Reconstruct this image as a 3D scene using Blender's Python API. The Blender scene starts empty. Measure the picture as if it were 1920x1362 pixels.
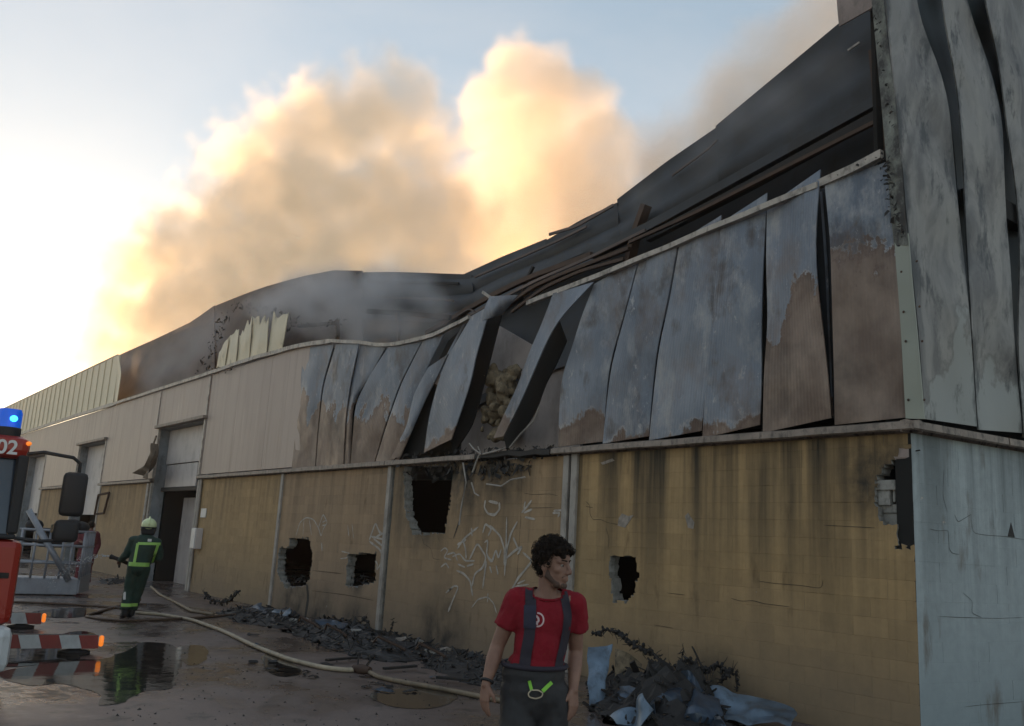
import bpy, bmesh, math, random
from mathutils import Vector, Matrix, noise
from mathutils.bvhtree import BVHTree
random.seed(7)
S = bpy.context.scene
COL = S.collection
PI = math.pi

# ------------------------------------------------------------------ camera, sky, sun, exposure
FPX = 1688.0
def _n(v): return Vector(v).normalized()
AX = _n((1345, -269, -1688)); AZ = _n((463, -8271, 1688))
AX = (AX - AZ * AX.dot(AZ)).normalized(); AY = AZ.cross(AX)
RW = Matrix((AX, AY, AZ))                     # camera axes (x right, y down, z ahead) to world
CAM = Vector((4.8993, -9.0655, 1.72))
cd = bpy.data.cameras.new('camera'); cam = bpy.data.objects.new('camera', cd); COL.objects.link(cam)
cd.sensor_width = 36; cd.lens = 36 * FPX / 1920; cd.clip_start = .05; cd.clip_end = 2000
cam.matrix_world = Matrix.Translation(CAM) @ (RW @ Matrix(((1, 0, 0), (0, -1, 0), (0, 0, -1)))).to_4x4()
S.camera = cam

SUN_AZ = math.atan2(290, -1880)               # low behind the far end of the warehouse
SUN_EL = math.radians(7.0)
sdir = Vector((math.cos(SUN_AZ) * math.cos(SUN_EL), math.sin(SUN_AZ) * math.cos(SUN_EL), math.sin(SUN_EL)))
ld = bpy.data.lights.new('sun', 'SUN'); ld.energy = 5.0; ld.angle = math.radians(.5); ld.color = (1, .58, .25)
sun = bpy.data.objects.new('sun', ld); COL.objects.link(sun)
sun.rotation_euler = (-sdir).to_track_quat('-Z', 'Y').to_euler()

wd = bpy.data.worlds.new('World'); S.world = wd; wd.use_nodes = True
wt = wd.node_tree; wt.nodes.clear()
def nd(t, typ, ins=None, **at):
    n = t.nodes.new(typ)
    for k, v in at.items(): setattr(n, k, v)
    for k, v in (ins or {}).items():
        s = n.inputs[k]
        if isinstance(v, bpy.types.NodeSocket): t.links.new(v, s)
        else: s.default_value = v
    return n
def ramp(t, fac, stops):
    n = nd(t, 'ShaderNodeValToRGB', {0: fac}); e = n.color_ramp.elements
    while len(e) < len(stops): e.new(.5)
    for el, (p, c) in zip(e, stops):
        el.position = p; el.color = (c, c, c, 1) if isinstance(c, (int, float)) else (*c, 1)
    return n.outputs[0]
def mixc(t, fac, a, b, mode='MIX'):
    n = nd(t, 'ShaderNodeMix', data_type='RGBA', blend_type=mode)
    for s, v in ((n.inputs[0], fac), (n.inputs[6], a), (n.inputs[7], b)):
        if isinstance(v, bpy.types.NodeSocket): t.links.new(v, s)
        elif isinstance(v, (int, float)): s.default_value = v if s == n.inputs[0] else (v, v, v, 1)
        else: s.default_value = (*v, 1)
    return n.outputs[2]
def mth(t, op, a, b=0.0, c=0.0, clamp=False):
    return nd(t, 'ShaderNodeMath', {0: a, 1: b, 2: c}, operation=op, use_clamp=clamp).outputs[0]
def nz(t, vec, scale, detail=5, rough=.55, st=(1, 1, 1), loc=(0, 0, 0), dist=0):
    m = nd(t, 'ShaderNodeMapping', {0: vec, 'Scale': st, 'Location': loc})
    return nd(t, 'ShaderNodeTexNoise', {'Vector': m.outputs[0], 'Scale': scale, 'Detail': detail, 'Roughness': rough, 'Distortion': dist}).outputs[0]

sky = nd(wt, 'ShaderNodeTexSky', sky_type='NISHITA', sun_disc=False, sun_elevation=SUN_EL,
         sun_rotation=PI / 2 - SUN_AZ, air_density=1.0, dust_density=0.35, ozone_density=1.2)
wco = nd(wt, 'ShaderNodeTexCoord').outputs['Generated']
wn = nz(wt, wco, 2.2, 6, .6, (1, 1, 3.2), (3, 1, 0), .6)
wf = ramp(wt, wn, [(.36, .1), (.66, .75)])
hs = nd(wt, 'ShaderNodeHueSaturation', {'Saturation': .55, 'Value': 1.12, 'Color': sky.outputs[0]}).outputs[0]
wc = mixc(wt, wf, sky.outputs[0], hs)
wc = mixc(wt, 1.0, wc, (.16, .16, .16), 'MULTIPLY')
wc = nd(wt, 'ShaderNodeGamma', {0: wc, 1: .56}).outputs[0]      # high veil of smoke and cirrus evens the sky out
wc = mixc(wt, 1.0, wc, (8.6, 8.6, 8.6), 'MULTIPLY')
wc = nd(wt, 'ShaderNodeHueSaturation', {'Saturation': 1.05, 'Color': wc}).outputs[0]
bg = nd(wt, 'ShaderNodeBackground', {0: wc, 1: .09})
nd(wt, 'ShaderNodeOutputWorld', {0: bg.outputs[0]})
S.view_settings.view_transform = 'Standard'; S.view_settings.look = 'None'
S.view_settings.exposure = 0.52; S.view_settings.gamma = 1; S.view_settings.use_curve_mapping = False
S.cycles.volume_bounces = 4; S.cycles.volume_step_rate = 5.0; S.cycles.volume_max_steps = 128
S.cycles.max_bounces = 8; S.cycles.sample_clamp_indirect = 6

# ------------------------------------------------------------------ helpers
def ray(px, py): return RW @ Vector((px - 960, py - 681, FPX))
def W(px, py, y=0.0):                          # point of the long front (the plane Y = y) seen at a photo pixel
    d = ray(px, py); return CAM + d * ((y - CAM.y) / d.y)
def G(px, py, z=0.0):                          # point of the ground
    d = ray(px, py); return CAM + d * ((z - CAM.z) / d.z)
CORNER = Vector((.06, 0, 0)); ED = Vector((.1252, .9921, 0)); EN = Vector((.9921, -.1252, 0))
def WE(px, py, off=0.0):                       # point of the end wall; off > 0 lies behind its face
    d = ray(px, py); p0 = CORNER - EN * off
    return CAM + d * ((p0 - CAM).dot(EN) / d.dot(EN))

class MB:
    def __init__(s): s.v = []; s.f = []; s.uv = []
    def add(s, vs, fs, uv=None):
        o = len(s.v); s.v += [tuple(p) for p in vs]; s.f += [tuple(i + o for i in f) for f in fs]
        s.uv += uv if uv else [(0, 0)] * len(vs)
        return s
    def box(s, lo, hi, M=None, bev=0.0):
        x0, y0, z0 = lo; x1, y1, z1 = hi
        if bev:
            b = min(bev, .45 * min(x1 - x0, y1 - y0, z1 - z0)); bm = bmesh.new()
            bmesh.ops.create_cube(bm, size=1)
            for v in bm.verts: v.co = Vector((x0 + (v.co.x + .5) * (x1 - x0), y0 + (v.co.y + .5) * (y1 - y0), z0 + (v.co.z + .5) * (z1 - z0)))
            bmesh.ops.bevel(bm, geom=bm.edges[:], offset=b, segments=2, affect='EDGES', profile=.5)
            bm.verts.index_update(); vs = [v.co.copy() for v in bm.verts]; fs = [[v.index for v in f.verts] for f in bm.faces]; bm.free()
        else:
            vs = [Vector((x, y, z)) for x in (x0, x1) for y in (y0, y1) for z in (z0, z1)]
            fs = [(0, 1, 3, 2), (4, 6, 7, 5), (0, 4, 5, 1), (2, 3, 7, 6), (0, 2, 6, 4), (1, 5, 7, 3)]
        if M: vs = [M @ v for v in vs]
        return s.add(vs, fs)
    def tube(s, pts, r, n=8, cap=True, flat=1.0):
        pts = [Vector(p) for p in pts]; rs = r if isinstance(r, (list, tuple)) else [r] * len(pts)
        vs = []; fs = []; up = Vector((0, 0, 1))
        for i, p in enumerate(pts):
            t = (pts[min(i + 1, len(pts) - 1)] - pts[max(i - 1, 0)]).normalized()
            a = t.cross(up)
            a = a.normalized() if a.length > .05 else t.cross(Vector((0, 1, 0))).normalized()
            b = a.cross(t)
            vs += [p + (a * math.cos(2 * PI * k / n) + b * math.sin(2 * PI * k / n) * flat) * rs[i] for k in range(n)]
        for i in range(len(pts) - 1):
            fs += [(i * n + k, i * n + (k + 1) % n, (i + 1) * n + (k + 1) % n, (i + 1) * n + k) for k in range(n)]
        if cap: fs += [tuple(range(n))[::-1], tuple(range((len(pts) - 1) * n, len(pts) * n))]
        return s.add(vs, fs)
    def bar(s, p, q, w, h):                    # rectangular bar between two points
        p = Vector(p); q = Vector(q); t = (q - p).normalized(); a = t.cross(Vector((0, 0, 1)))
        a = a.normalized() if a.length > .05 else Vector((1, 0, 0)); b = a.cross(t)
        vs = [e + a * i * w / 2 + b * j * h / 2 for e in (p, q) for i, j in ((-1, -1), (1, -1), (1, 1), (-1, 1))]
        return s.add(vs, [(3, 2, 1, 0), (4, 5, 6, 7), (0, 1, 5, 4), (1, 2, 6, 5), (2, 3, 7, 6), (3, 0, 4, 7)])
    def prism(s, poly, d):                     # polygon given in order, thickened by vector d
        n = len(poly); d = Vector(d); vs = [Vector(p) for p in poly] + [Vector(p) + d for p in poly]
        return s.add(vs, [tuple(range(n)), tuple(range(2 * n - 1, n - 1, -1))] + [(i, i + n, (i + 1) % n + n, (i + 1) % n) for i in range(n)])
    def ball(s, c, r, seg=12, ring=8, M=None):
        r = r if isinstance(r, (tuple, list)) else (r, r, r); vs = []; fs = []; c = Vector(c)
        for i in range(1, ring):
            th = PI * i / ring
            for k in range(seg):
                ph = 2 * PI * k / seg
                vs.append(Vector((r[0] * math.sin(th) * math.cos(ph), r[1] * math.sin(th) * math.sin(ph), r[2] * math.cos(th))))
        vs += [Vector((0, 0, r[2])), Vector((0, 0, -r[2]))]; T = len(vs) - 2; B = T + 1
        for i in range(ring - 2):
            fs += [(i * seg + k, (i + 1) * seg + k, (i + 1) * seg + (k + 1) % seg, i * seg + (k + 1) % seg) for k in range(seg)]
        fs += [(T, k, (k + 1) % seg) for k in range(seg)] + [(B, (ring - 2) * seg + (k + 1) % seg, (ring - 2) * seg + k) for k in range(seg)]
        if M: vs = [M @ v for v in vs]
        return s.add([v + c for v in vs], fs)
    def cap(s, p, r0, q, r1, seg=14):          # tapered capsule
        p = Vector(p); q = Vector(q); s.ball(p, r0, seg, 10); s.ball(q, r1, seg, 10)
        t = q - p
        if t.length > 1e-5: s.tube([p, q], [r0, r1], seg)
        return s
    def lathe(s, prof, n=16, M=None):
        vs = [Vector((r * math.cos(2 * PI * k / n), r * math.sin(2 * PI * k / n), z)) for r, z in prof for k in range(n)]
        fs = [(i * n + k, i * n + (k + 1) % n, (i + 1) * n + (k + 1) % n, (i + 1) * n + k) for i in range(len(prof) - 1) for k in range(n)]
        fs += [tuple(range(n))[::-1], tuple(range((len(prof) - 1) * n, len(prof) * n))]
        if M: vs = [M @ v for v in vs]
        return s.add(vs, fs)
    def mesh(s, name, smooth=None):
        m = bpy.data.meshes.new(name); m.from_pydata(s.v, [], s.f)
        l = m.uv_layers.new(name='UVMap')
        for lp in m.loops: l.data[lp.index].uv = s.uv[lp.vertex_index]
        bm = bmesh.new(); bm.from_mesh(m); bmesh.ops.recalc_face_normals(bm, faces=bm.faces); bm.to_mesh(m); bm.free()
        if smooth is not None:
            m.polygons.foreach_set('use_smooth', [True] * len(m.polygons))
            if smooth < 180: m.set_sharp_from_angle(angle=math.radians(smooth))
        return m

def ob(name, src, mt, parent=None, smooth=None, **props):
    m = src.mesh(name, smooth) if isinstance(src, MB) else src
    o = bpy.data.objects.new(name, m); COL.objects.link(o)
    if mt and not m.materials: m.materials.append(mt)
    if parent: o.parent = parent
    for k, v in props.items(): o[k] = v
    return o
def thing(name, label, cat, loc=(0, 0, 0), rz=0.0, group=None):
    o = bpy.data.objects.new(name, None); COL.objects.link(o); o.empty_display_size = .2
    o.location = loc; o.rotation_euler = (0, 0, rz); tag(o, label, cat, group); return o
def tag(o, label, cat, group=None):
    o['label'] = label; o['category'] = cat
    if group: o['group'] = group
    return o
def at(parent, o):                             # part built in world coordinates under a moved thing
    o.matrix_parent_inverse = (Matrix.Translation(parent.location) @ parent.rotation_euler.to_matrix().to_4x4()).inverted(); return o

# ------------------------------------------------------------------ materials
def material(name):
    m = bpy.data.materials.new(name); m.use_nodes = True; t = m.node_tree
    return m, t, t.nodes['Principled BSDF']
def co(t, which='Object'): return nd(t, 'ShaderNodeTexCoord').outputs[which]
def bump(t, b, h, strength=.3, dist=.01):
    n = nd(t, 'ShaderNodeBump', {'Height': h, 'Strength': strength, 'Distance': dist}); t.links.new(n.outputs[0], b.inputs['Normal'])
def plain(name, c, rough=.6, metal=0.0, var=.25, scale=6.0, bmp=.15, emit=None, spec=.5, dirt=0.0):
    m, t, b = material(name); v = co(t)
    n = nz(t, v, scale, 6, .6)
    k = ramp(t, n, [(.3, 1 - var), (.7, 1 + var * .6)])
    c1 = mixc(t, 1.0, c, k, 'MULTIPLY')
    if dirt: c1 = mixc(t, ramp(t, nz(t, v, scale * 2.3, 6, .65, (1, 1, .5), (7, 3, 1)), [(.5, 0), (.68, dirt)]), c1, (.03, .026, .023))
    t.links.new(c1, b.inputs['Base Color'])
    t.links.new(mth(t, 'MULTIPLY_ADD', n, .3, rough - .15, True), b.inputs['Roughness'])
    b.inputs['Metallic'].default_value = metal; b.inputs['Specular IOR Level'].default_value = spec
    if bmp: bump(t, b, nz(t, v, scale * 5, 4), bmp, .01)
    if emit:
        b.inputs['Emission Color'].default_value = (*emit[0], 1); b.inputs['Emission Strength'].default_value = emit[1]
    return m
def oattr(t, name): return nd(t, 'ShaderNodeAttribute', attribute_type='OBJECT', attribute_name=name).outputs['Fac']

def burnt_sheet():                             # zinc laid bare by fire above, scorched beige paint left below
    m, t, b = material('burnt_sheet'); v = nd(t, 'ShaderNodeVectorMath', {0: co(t), 1: nd(t, 'ShaderNodeCombineXYZ', {0: mth(t, 'MULTIPLY', nd(t, 'ShaderNodeObjectInfo').outputs['Random'], 17.0), 2: mth(t, 'MULTIPLY', nd(t, 'ShaderNodeObjectInfo').outputs['Random'], 5.0)}).outputs[0]}, operation='ADD').outputs[0]; uv = nd(t, 'ShaderNodeUVMap').outputs[0]
    sp = nd(t, 'ShaderNodeSeparateXYZ', {0: uv}); U, V = sp.outputs[0], sp.outputs[1]
    rnd = nd(t, 'ShaderNodeObjectInfo').outputs['Random']
    big = nz(t, v, .9, 4, .5, (1.3, 1.3, .8)); fine = nz(t, v, 5, 8, .68, (1, 1, .45)); str_ = nz(t, v, 14, 4, .6, (1.6, 1.6, .09))
    zinc = mixc(t, ramp(t, big, [(.3, 0), (.7, 1)]), (.13, .158, .205), (.235, .265, .32))
    zinc = mixc(t, ramp(t, nz(t, v, .7, 3, .5, (1, 1, .5), (3, 1, 7)), [(.42, 0), (.62, .7)]), zinc, (.07, .092, .13))
    zinc = mixc(t, ramp(t, fine, [(.45, 0), (.75, .6)]), zinc, (.30, .33, .37))
    zinc = mixc(t, ramp(t, str_, [(.5, 0), (.75, .35)]), zinc, (.12, .13, .15))
    zinc = mixc(t, ramp(t, nz(t, v, 1.7, 6, .6, (1, 1, .6), (4, 2, 9)), [(.55, 0), (.66, .8)]), zinc, (.07, .055, .05))
    zinc = mixc(t, ramp(t, nz(t, v, 7, 8, .75, (1, 1, .5), (1, 8, 3)), [(.61, 0), (.67, .7)]), zinc, (.42, .42, .43))
    zinc = mixc(t, ramp(t, nz(t, v, 1.25, 7, .65, (1, 1, .65), (11, 4, 2)), [(.52, 0), (.66, .5)]), zinc, (.15, .105, .085))
    zinc = mixc(t, ramp(t, nz(t, v, 1.6, 8, .7, (1, 1, .5), (2, 14, 6)), [(.53, 0), (.66, .65)]), zinc, (.38, .38, .385))
    br = nz(t, v, 2.1, 6, .6, (1, 1, .7), (2, 0, 5))
    paint = mixc(t, ramp(t, br, [(.35, 0), (.62, 1)]), (.25, .19, .155), (.14, .098, .078))
    paint = mixc(t, ramp(t, nz(t, v, 1.1, 5, .6, (1, 1, 1), (9, 4, 5)), [(.5, 0), (.7, .85)]), paint, (.07, .052, .043))
    lim = oattr(t, 'paint')
    d = mth(t, 'SUBTRACT', lim, mth(t, 'MULTIPLY_ADD', mth(t, 'SUBTRACT', nz(t, v, 1.0, 8, .66, (1.1, 1.1, .7), (0, 3, 1)), .5), mth(t, 'MULTIPLY_ADD', lim, 2.4, .5), V))
    d = mth(t, 'MULTIPLY_ADD', mth(t, 'SUBTRACT', fine, .5), .07, d)
    c = mixc(t, ramp(t, d, [(.49, 0), (.51, 1)]), zinc, paint) if False else mixc(t, mth(t, 'MULTIPLY_ADD', d, 45, .5, True), zinc, paint)
    line = mth(t, 'SUBTRACT', 1, mth(t, 'MULTIPLY', mth(t, 'ABSOLUTE', mth(t, 'ADD', d, .012)), 60), 0, True)
    c = mixc(t, mth(t, 'MULTIPLY', line, mth(t, 'MULTIPLY', ramp(t, nz(t, v, 2.4, 4, .5, (1, 1, 1), (6, 6, 2)), [(.45, 0), (.62, 1)]), .5)), c, (.46, .43, .41))
    line2 = mth(t, 'SUBTRACT', 1, mth(t, 'MULTIPLY', mth(t, 'ABSOLUTE', mth(t, 'SUBTRACT', d, .03)), 34), 0, True)
    c = mixc(t, mth(t, 'MULTIPLY', line2, .6), c, (.10, .06, .05))
    char = mth(t, 'ADD', mth(t, 'ADD', mth(t, 'MULTIPLY', fine, .5), mth(t, 'MULTIPLY', big, .5)), mth(t, 'SUBTRACT', oattr(t, 'char'), .8))
    c = mixc(t, mth(t, 'MULTIPLY', char, 5, 0, True), c, (.022, .02, .02))
    t.links.new(c, b.inputs['Base Color']); b.inputs['Metallic'].default_value = .15
    t.links.new(ramp(t, fine, [(.3, .42), (.7, .68)]), b.inputs['Roughness'])
    rib = mth(t, 'MULTIPLY', mth(t, 'SINE', mth(t, 'MULTIPLY', U, 2 * PI * 20)), .22)
    bump(t, b, mth(t, 'ADD', rib, mth(t, 'ADD', mth(t, 'MULTIPLY', fine, .6), mth(t, 'MULTIPLY', str_, .5))), .5, .012)
    return m
def beige_sheet(name, c1, c2, c3, amt=.6):
    m, t, b = material(name); v = co(t)
    st = nz(t, v, 3.4, 6, .6, (1, 1, .06)); big = nz(t, v, .5, 4)
    c = mixc(t, ramp(t, big, [(.3, 0), (.7, 1)]), c1, c2)
    c = mixc(t, ramp(t, st, [(.5, 0), (.72, amt)]), c, c3)
    c = mixc(t, ramp(t, nz(t, v, 6, 5, .6, (1, 1, .05), (3, 3, 3)), [(.62, 0), (.7, .5)]), c, tuple(min(1, x * 1.35) for x in c1))
    ch = mth(t, 'ADD', nz(t, v, 2.6, 8, .7, (1, 1, .6)), mth(t, 'SUBTRACT', oattr(t, 'char'), .8))
    c = mixc(t, mth(t, 'MULTIPLY', ch, 5, 0, True), c, (.03, .027, .025))
    t.links.new(c, b.inputs['Base Color']); b.inputs['Roughness'].default_value = .5
    bump(t, b, nz(t, v, 12, 3, .5, (1, 1, .1)), .15, .01)
    return m
HOLES = [(-.35, 2.7, .5), (-9.3, 2.55, 1.0), (-8.0, 3.0, .9), (-7.0, 3.1, .8), (-14.5, 1.0, .55), (-11.55, .95, .35), (-14.3, .1, .8), (-13, -.1, .7), (-8.5, .0, .8), (-11.5, -.1, .6), (-5.6, -.15, .7), (-2.5, .1, .5)]
def block_paint(name, base, base2, streak, grey, soot=True, AXIS=(1, 0, 0)):
    m, t, b = material(name); v = co(t)
    sp = nd(t, 'ShaderNodeSeparateXYZ', {0: v}); Z = sp.outputs[2]
    big = nz(t, v, .55, 5, .6); fine = nz(t, v, 7, 8, .68)
    c = mixc(t, ramp(t, big, [(.32, 0), (.66, 1)]), base, base2)
    c = mixc(t, ramp(t, fine, [(.4, 0), (.75, .45)]), c, tuple(x * .55 for x in base))
    row = mth(t, 'FLOOR', mth(t, 'MULTIPLY', Z, 5.0))
    along = nd(t, 'ShaderNodeVectorMath', {0: v, 1: AXIS}, operation='DOT_PRODUCT').outputs['Value']
    cl_ = mth(t, 'FLOOR', mth(t, 'ADD', mth(t, 'MULTIPLY', mth(t, 'SUBTRACT', along, oattr(t, 'u0')), 2.5), mth(t, 'MULTIPLY', mth(t, 'MODULO', row, 2.0), .5)))
    wnz = nd(t, 'ShaderNodeTexWhiteNoise', {'Vector': nd(t, 'ShaderNodeCombineXYZ', {0: cl_, 1: row, 2: oattr(t, 'u0')}).outputs[0]}).outputs['Value']
    c = mixc(t, oattr(t, 'tint'), c, (.29, .205, .16))
    c = mixc(t, 1.0, c, ramp(t, wnz, [(0, .91 if soot else .975), (1, 1.06 if soot else 1.01)]), 'MULTIPLY')
    top = ramp(t, mth(t, 'MULTIPLY', Z, .3125), [(.25, .12), (.95, 1)])
    s1 = ramp(t, nz(t, v, 2.6, 5, .62, (1, 1, .045)), [(.40, 0), (.62, 1)])
    s2 = ramp(t, nz(t, v, 9, 4, .6, (1, 1, .03), (5, 1, 2)), [(.52, 0), (.72, .8)])
    sk = mth(t, 'MULTIPLY', mth(t, 'MAXIMUM', s1, s2), mth(t, 'MULTIPLY', top, oattr(t, 'streak')))
    c = mixc(t, sk, c, streak)
    low = mth(t, 'MULTIPLY', ramp(t, mth(t, 'MULTIPLY_ADD', big, .5, mth(t, 'MULTIPLY', Z, .25)), [(.3, .75), (.62, 0)]), .8)
    c = mixc(t, low, c, grey)
    chip = ramp(t, nz(t, v, 3.1, 7, .7, (1, 1, 1.6), (3, 9, 1)), [(.70, 0), (.715, 1)])
    c = mixc(t, chip, c, (.40, .37, .34))
    rz_ = ramp(t, nz(t, v, 3, 6, .6, (1, 1, .3), (1, 9, 4)), [(.60, 0), (.72, .6)])
    c = mixc(t, rz_, c, (.085, .05, .022))
    if soot:
        acc = None
        for x, z, r in HOLES:
            d = nd(t, 'ShaderNodeVectorMath', {0: v, 1: (x, 0, z)}, operation='DISTANCE').outputs['Value']
            k = mth(t, 'SUBTRACT', 1.35, mth(t, 'DIVIDE', d, r), 0, True)
            acc = k if acc is None else mth(t, 'MAXIMUM', acc, k)
        acc = mth(t, 'MULTIPLY', acc, ramp(t, nz(t, v, 2.3, 7, .66, (1, 1, .8)), [(.36, .25), (.62, 1.0)]), 0, True)
        c = mixc(t, acc, c, (.022, .02, .018))
    t.links.new(c, b.inputs['Base Color']); b.inputs['Roughness'].default_value = .85
    bump(t, b, mth(t, 'ADD', fine, mth(t, 'MULTIPLY', chip, -.6)), .45, .012)
    return m
def ground_mat():
    m, t, b = material('wet_tarmac'); v = co(t)
    fine = nz(t, v, 40, 6, .7); mid = nz(t, v, 1.1, 6, .6); big = nz(t, v, .35, 6, .62, (1, 1, 1), (2.4, .3, 0), .4)
    c = mixc(t, ramp(t, mid, [(.3, 0), (.7, 1)]), (.10, .07, .064), (.165, .122, .108))
    c = mixc(t, ramp(t, fine, [(.4, 0), (.8, .6)]), c, (.15, .125, .105))
    c = mixc(t, ramp(t, nz(t, v, 2.7, 7, .7, (1, 1, 1), (4, 4, 4)), [(.56, 0), (.66, .8)]), c, (.022, .019, .017))
    wet = ramp(t, big, [(.40, 0), (.56, 1)])
    c = mixc(t, mth(t, 'MULTIPLY', wet, .55), c, (.05, .038, .034))
    t.links.new(c, b.inputs['Base Color'])
    wr = mth(t, 'MULTIPLY', wet, ramp(t, nz(t, v, 3.2, 6, .65, (1, 1, 1), (8, 2, 2)), [(.40, .55), (.55, 1)]))
    t.links.new(mth(t, 'MULTIPLY_ADD', wr, -.40, .52), b.inputs['Roughness'])
    bump(t, b, mth(t, 'MULTIPLY', mth(t, 'ADD', mth(t, 'MULTIPLY', fine, .6), mid), mth(t, 'SUBTRACT', 1.0, mth(t, 'MULTIPLY', wr, .9))), .5, .015)
    return m
def water_mat():
    m, t, b = material('puddle_water'); v = co(t)
    n = nz(t, v, 3.0, 5, .6)
    b.inputs['Base Color'].default_value = (.03, .025, .022, 1); b.inputs['Specular IOR Level'].default_value = .5
    t.links.new(ramp(t, n, [(.35, .03), (.7, .12)]), b.inputs['Roughness'])
    bump(t, b, nz(t, v, 5, 3, .5), .10, .02)
    return m
M = {}
M['burnt'] = burnt_sheet()
M['beige'] = beige_sheet('beige_sheet', (.36, .29, .26), (.315, .25, .225), (.20, .155, .13))
M['cream'] = beige_sheet('cream_sheet', (.62, .55, .40), (.54, .48, .35), (.36, .31, .22), .35)
M['trim'] = beige_sheet('teal_cream_trim', (.30, .32, .27), (.25, .27, .24), (.12, .11, .09), .4)
M['yellow'] = block_paint('yellow_block_paint', (.44, .29, .135), (.36, .25, .128), (.032, .026, .018), (.15, .122, .098))
M['bluewhite'] = block_paint('pale_block_paint', (.39, .44, .455), (.32, .37, .39), (.07, .085, .09), (.17, .22, .245), False, (.1252, .9921, 0))
M['concrete'] = plain('bare_concrete', (.30, .29, .27), .9, 0, .3, 8, .4, dirt=.5)
M['flash'] = plain('flashing_metal', (.25, .205, .175), .6, .1, .4, 5, .2, dirt=.75)
M['gutter'] = plain('gutter_metal', (.42, .38, .34), .55, .1, .35, 4, .2, dirt=.7)
M['char'] = plain('charred_matter', (.018, .016, .016), .75, 0, .5, 8, .6)
M['sheet_dark'] = plain('sooty_sheet', (.036, .041, .050), .65, .0, .55, .9, .25, dirt=.75)
M['sheet_brown'] = plain('scorched_sheet', (.135, .105, .095), .75, .0, .45, .5, .2, dirt=.4)
M['rust'] = plain('rusted_steel', (.075, .045, .032), .7, .2, .4, 4, .3)
M['pinkpanel'] = plain('scorched_pink_sheet', (.30, .24, .22), .6, 0, .3, 2, .2, dirt=.6)
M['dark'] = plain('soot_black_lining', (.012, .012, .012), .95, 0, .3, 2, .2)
M['grey_int'] = plain('grey_interior_panel', (.34, .30, .29), .8, 0, .2, 1.5, .1, dirt=.3)
M['post'] = plain('painted_post', (.34, .31, .28), .7, 0, .25, 3, .2, dirt=.4)
M['ground'] = ground_mat(); M['water'] = water_mat()
M['white'] = plain('white_paint', (.62, .60, .58), .5, 0, .15, 3, .05, dirt=.2)
M['graf'] = plain('chalky_spray_paint', (.43, .385, .34), .9, 0, .4, 9, 0)
M['door'] = plain('door_panel', (.52, .48, .47), .55, 0, .15, 1.2, .05, dirt=.3)
M['greyblue'] = plain('grey_blue_jamb', (.21, .23, .25), .6, 0, .3, 2, .1, dirt=.5)
M['tealdark'] = plain('teal_black_sheet', (.028, .042, .050), .5, .2, .5, 1.5, .2)
def end_sheet():                               # pale sheets of the end wall, smoke washed
    m, t, b = material('smoked_pale_sheet'); v = co(t)
    big = nz(t, v, .8, 6, .6, (1, 1, .55)); fine = nz(t, v, 4, 8, .68, (1, 1, .4)); sm = nz(t, v, 1.5, 6, .62, (1.2, 1.2, .4), (5, 5, 1), 1.2)
    c = mixc(t, ramp(t, big, [(.35, 0), (.65, 1)]), (.265, .255, .24), (.19, .195, .20))
    c = mixc(t, ramp(t, sm, [(.44, 0), (.6, .85)]), c, (.10, .10, .105))
    c = mixc(t, ramp(t, fine, [(.5, 0), (.75, .5)]), c, (.34, .33, .30))
    uv = nd(t, 'ShaderNodeSeparateXYZ', {0: nd(t, 'ShaderNodeUVMap').outputs[0]})
    d = mth(t, 'SUBTRACT', oattr(t, 'paint'), mth(t, 'MULTIPLY_ADD', mth(t, 'SUBTRACT', nz(t, v, 1.2, 6, .6, (1, 1, .6), (1, 7, 2)), .5), .8, uv.outputs[1]))
    c = mixc(t, mth(t, 'MULTIPLY_ADD', d, 16, .5, True), c, (.255, .27, .265))
    ln = mth(t, 'SUBTRACT', 1, mth(t, 'MULTIPLY', mth(t, 'ABSOLUTE', d), 38), 0, True)
    c = mixc(t, mth(t, 'MULTIPLY', ln, .6), c, (.09, .085, .085))
    sc = ramp(t, nz(t, v, 2.1, 7, .7, (1.4, 1.4, .45), (8, 2, 2)), [(.54, 0), (.62, .92)])
    c = mixc(t, sc, c, (.045, .05, .055))
    ed_ = mth(t, 'ADD', mth(t, 'ABSOLUTE', mth(t, 'SUBTRACT', uv.outputs[0], .5)), mth(t, 'MULTIPLY', mth(t, 'SUBTRACT', nz(t, v, 1.8, 7, .68, (1, 1, .35), (2, 6, 8)), .5), .9))
    c = mixc(t, ramp(t, ed_, [(.44, 0), (.54, .9)]), c, (.035, .04, .045))
    t.links.new(c, b.inputs['Base Color']); b.inputs['Roughness'].default_value = .5
    bump(t, b, fine, .3, .012)
    return m
M['endsheet'] = end_sheet()
M['straw'] = plain('singed_insulation', (.20, .155, .10), .95, 0, .6, 9, .6, dirt=.85)
M['rag'] = plain('scorched_cloth', (.16, .125, .095), .9, 0, .4, 4, .3, dirt=.6)
M['conered'] = plain('cone_plastic', (.42, .075, .05), .5, 0, .15, 4, .05, dirt=.2)
M['hose'] = plain('cream_hose_jacket', (.40, .34, .25), .7, 0, .25, 5, .2, dirt=.3)
M['hose2'] = plain('tan_hose_jacket', (.20, .155, .105), .7, 0, .3, 5, .2, dirt=.4)
M['hosed'] = plain('brown_hose_jacket', (.10, .065, .045), .6, 0, .3, 5, .2, dirt=.4)
M['rubble'] = plain('burnt_rubble', (.026, .025, .027), .6, 0, .95, 3.5, .5, dirt=.7)
M['bluesheet'] = plain('pale_blue_sheet', (.13, .185, .25), .4, .25, .5, 2.5, .2, dirt=.7)
M['bluedark'] = plain('smoked_blue_sheet', (.055, .085, .13), .4, .25, .6, 2, .25, dirt=.75)
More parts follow.
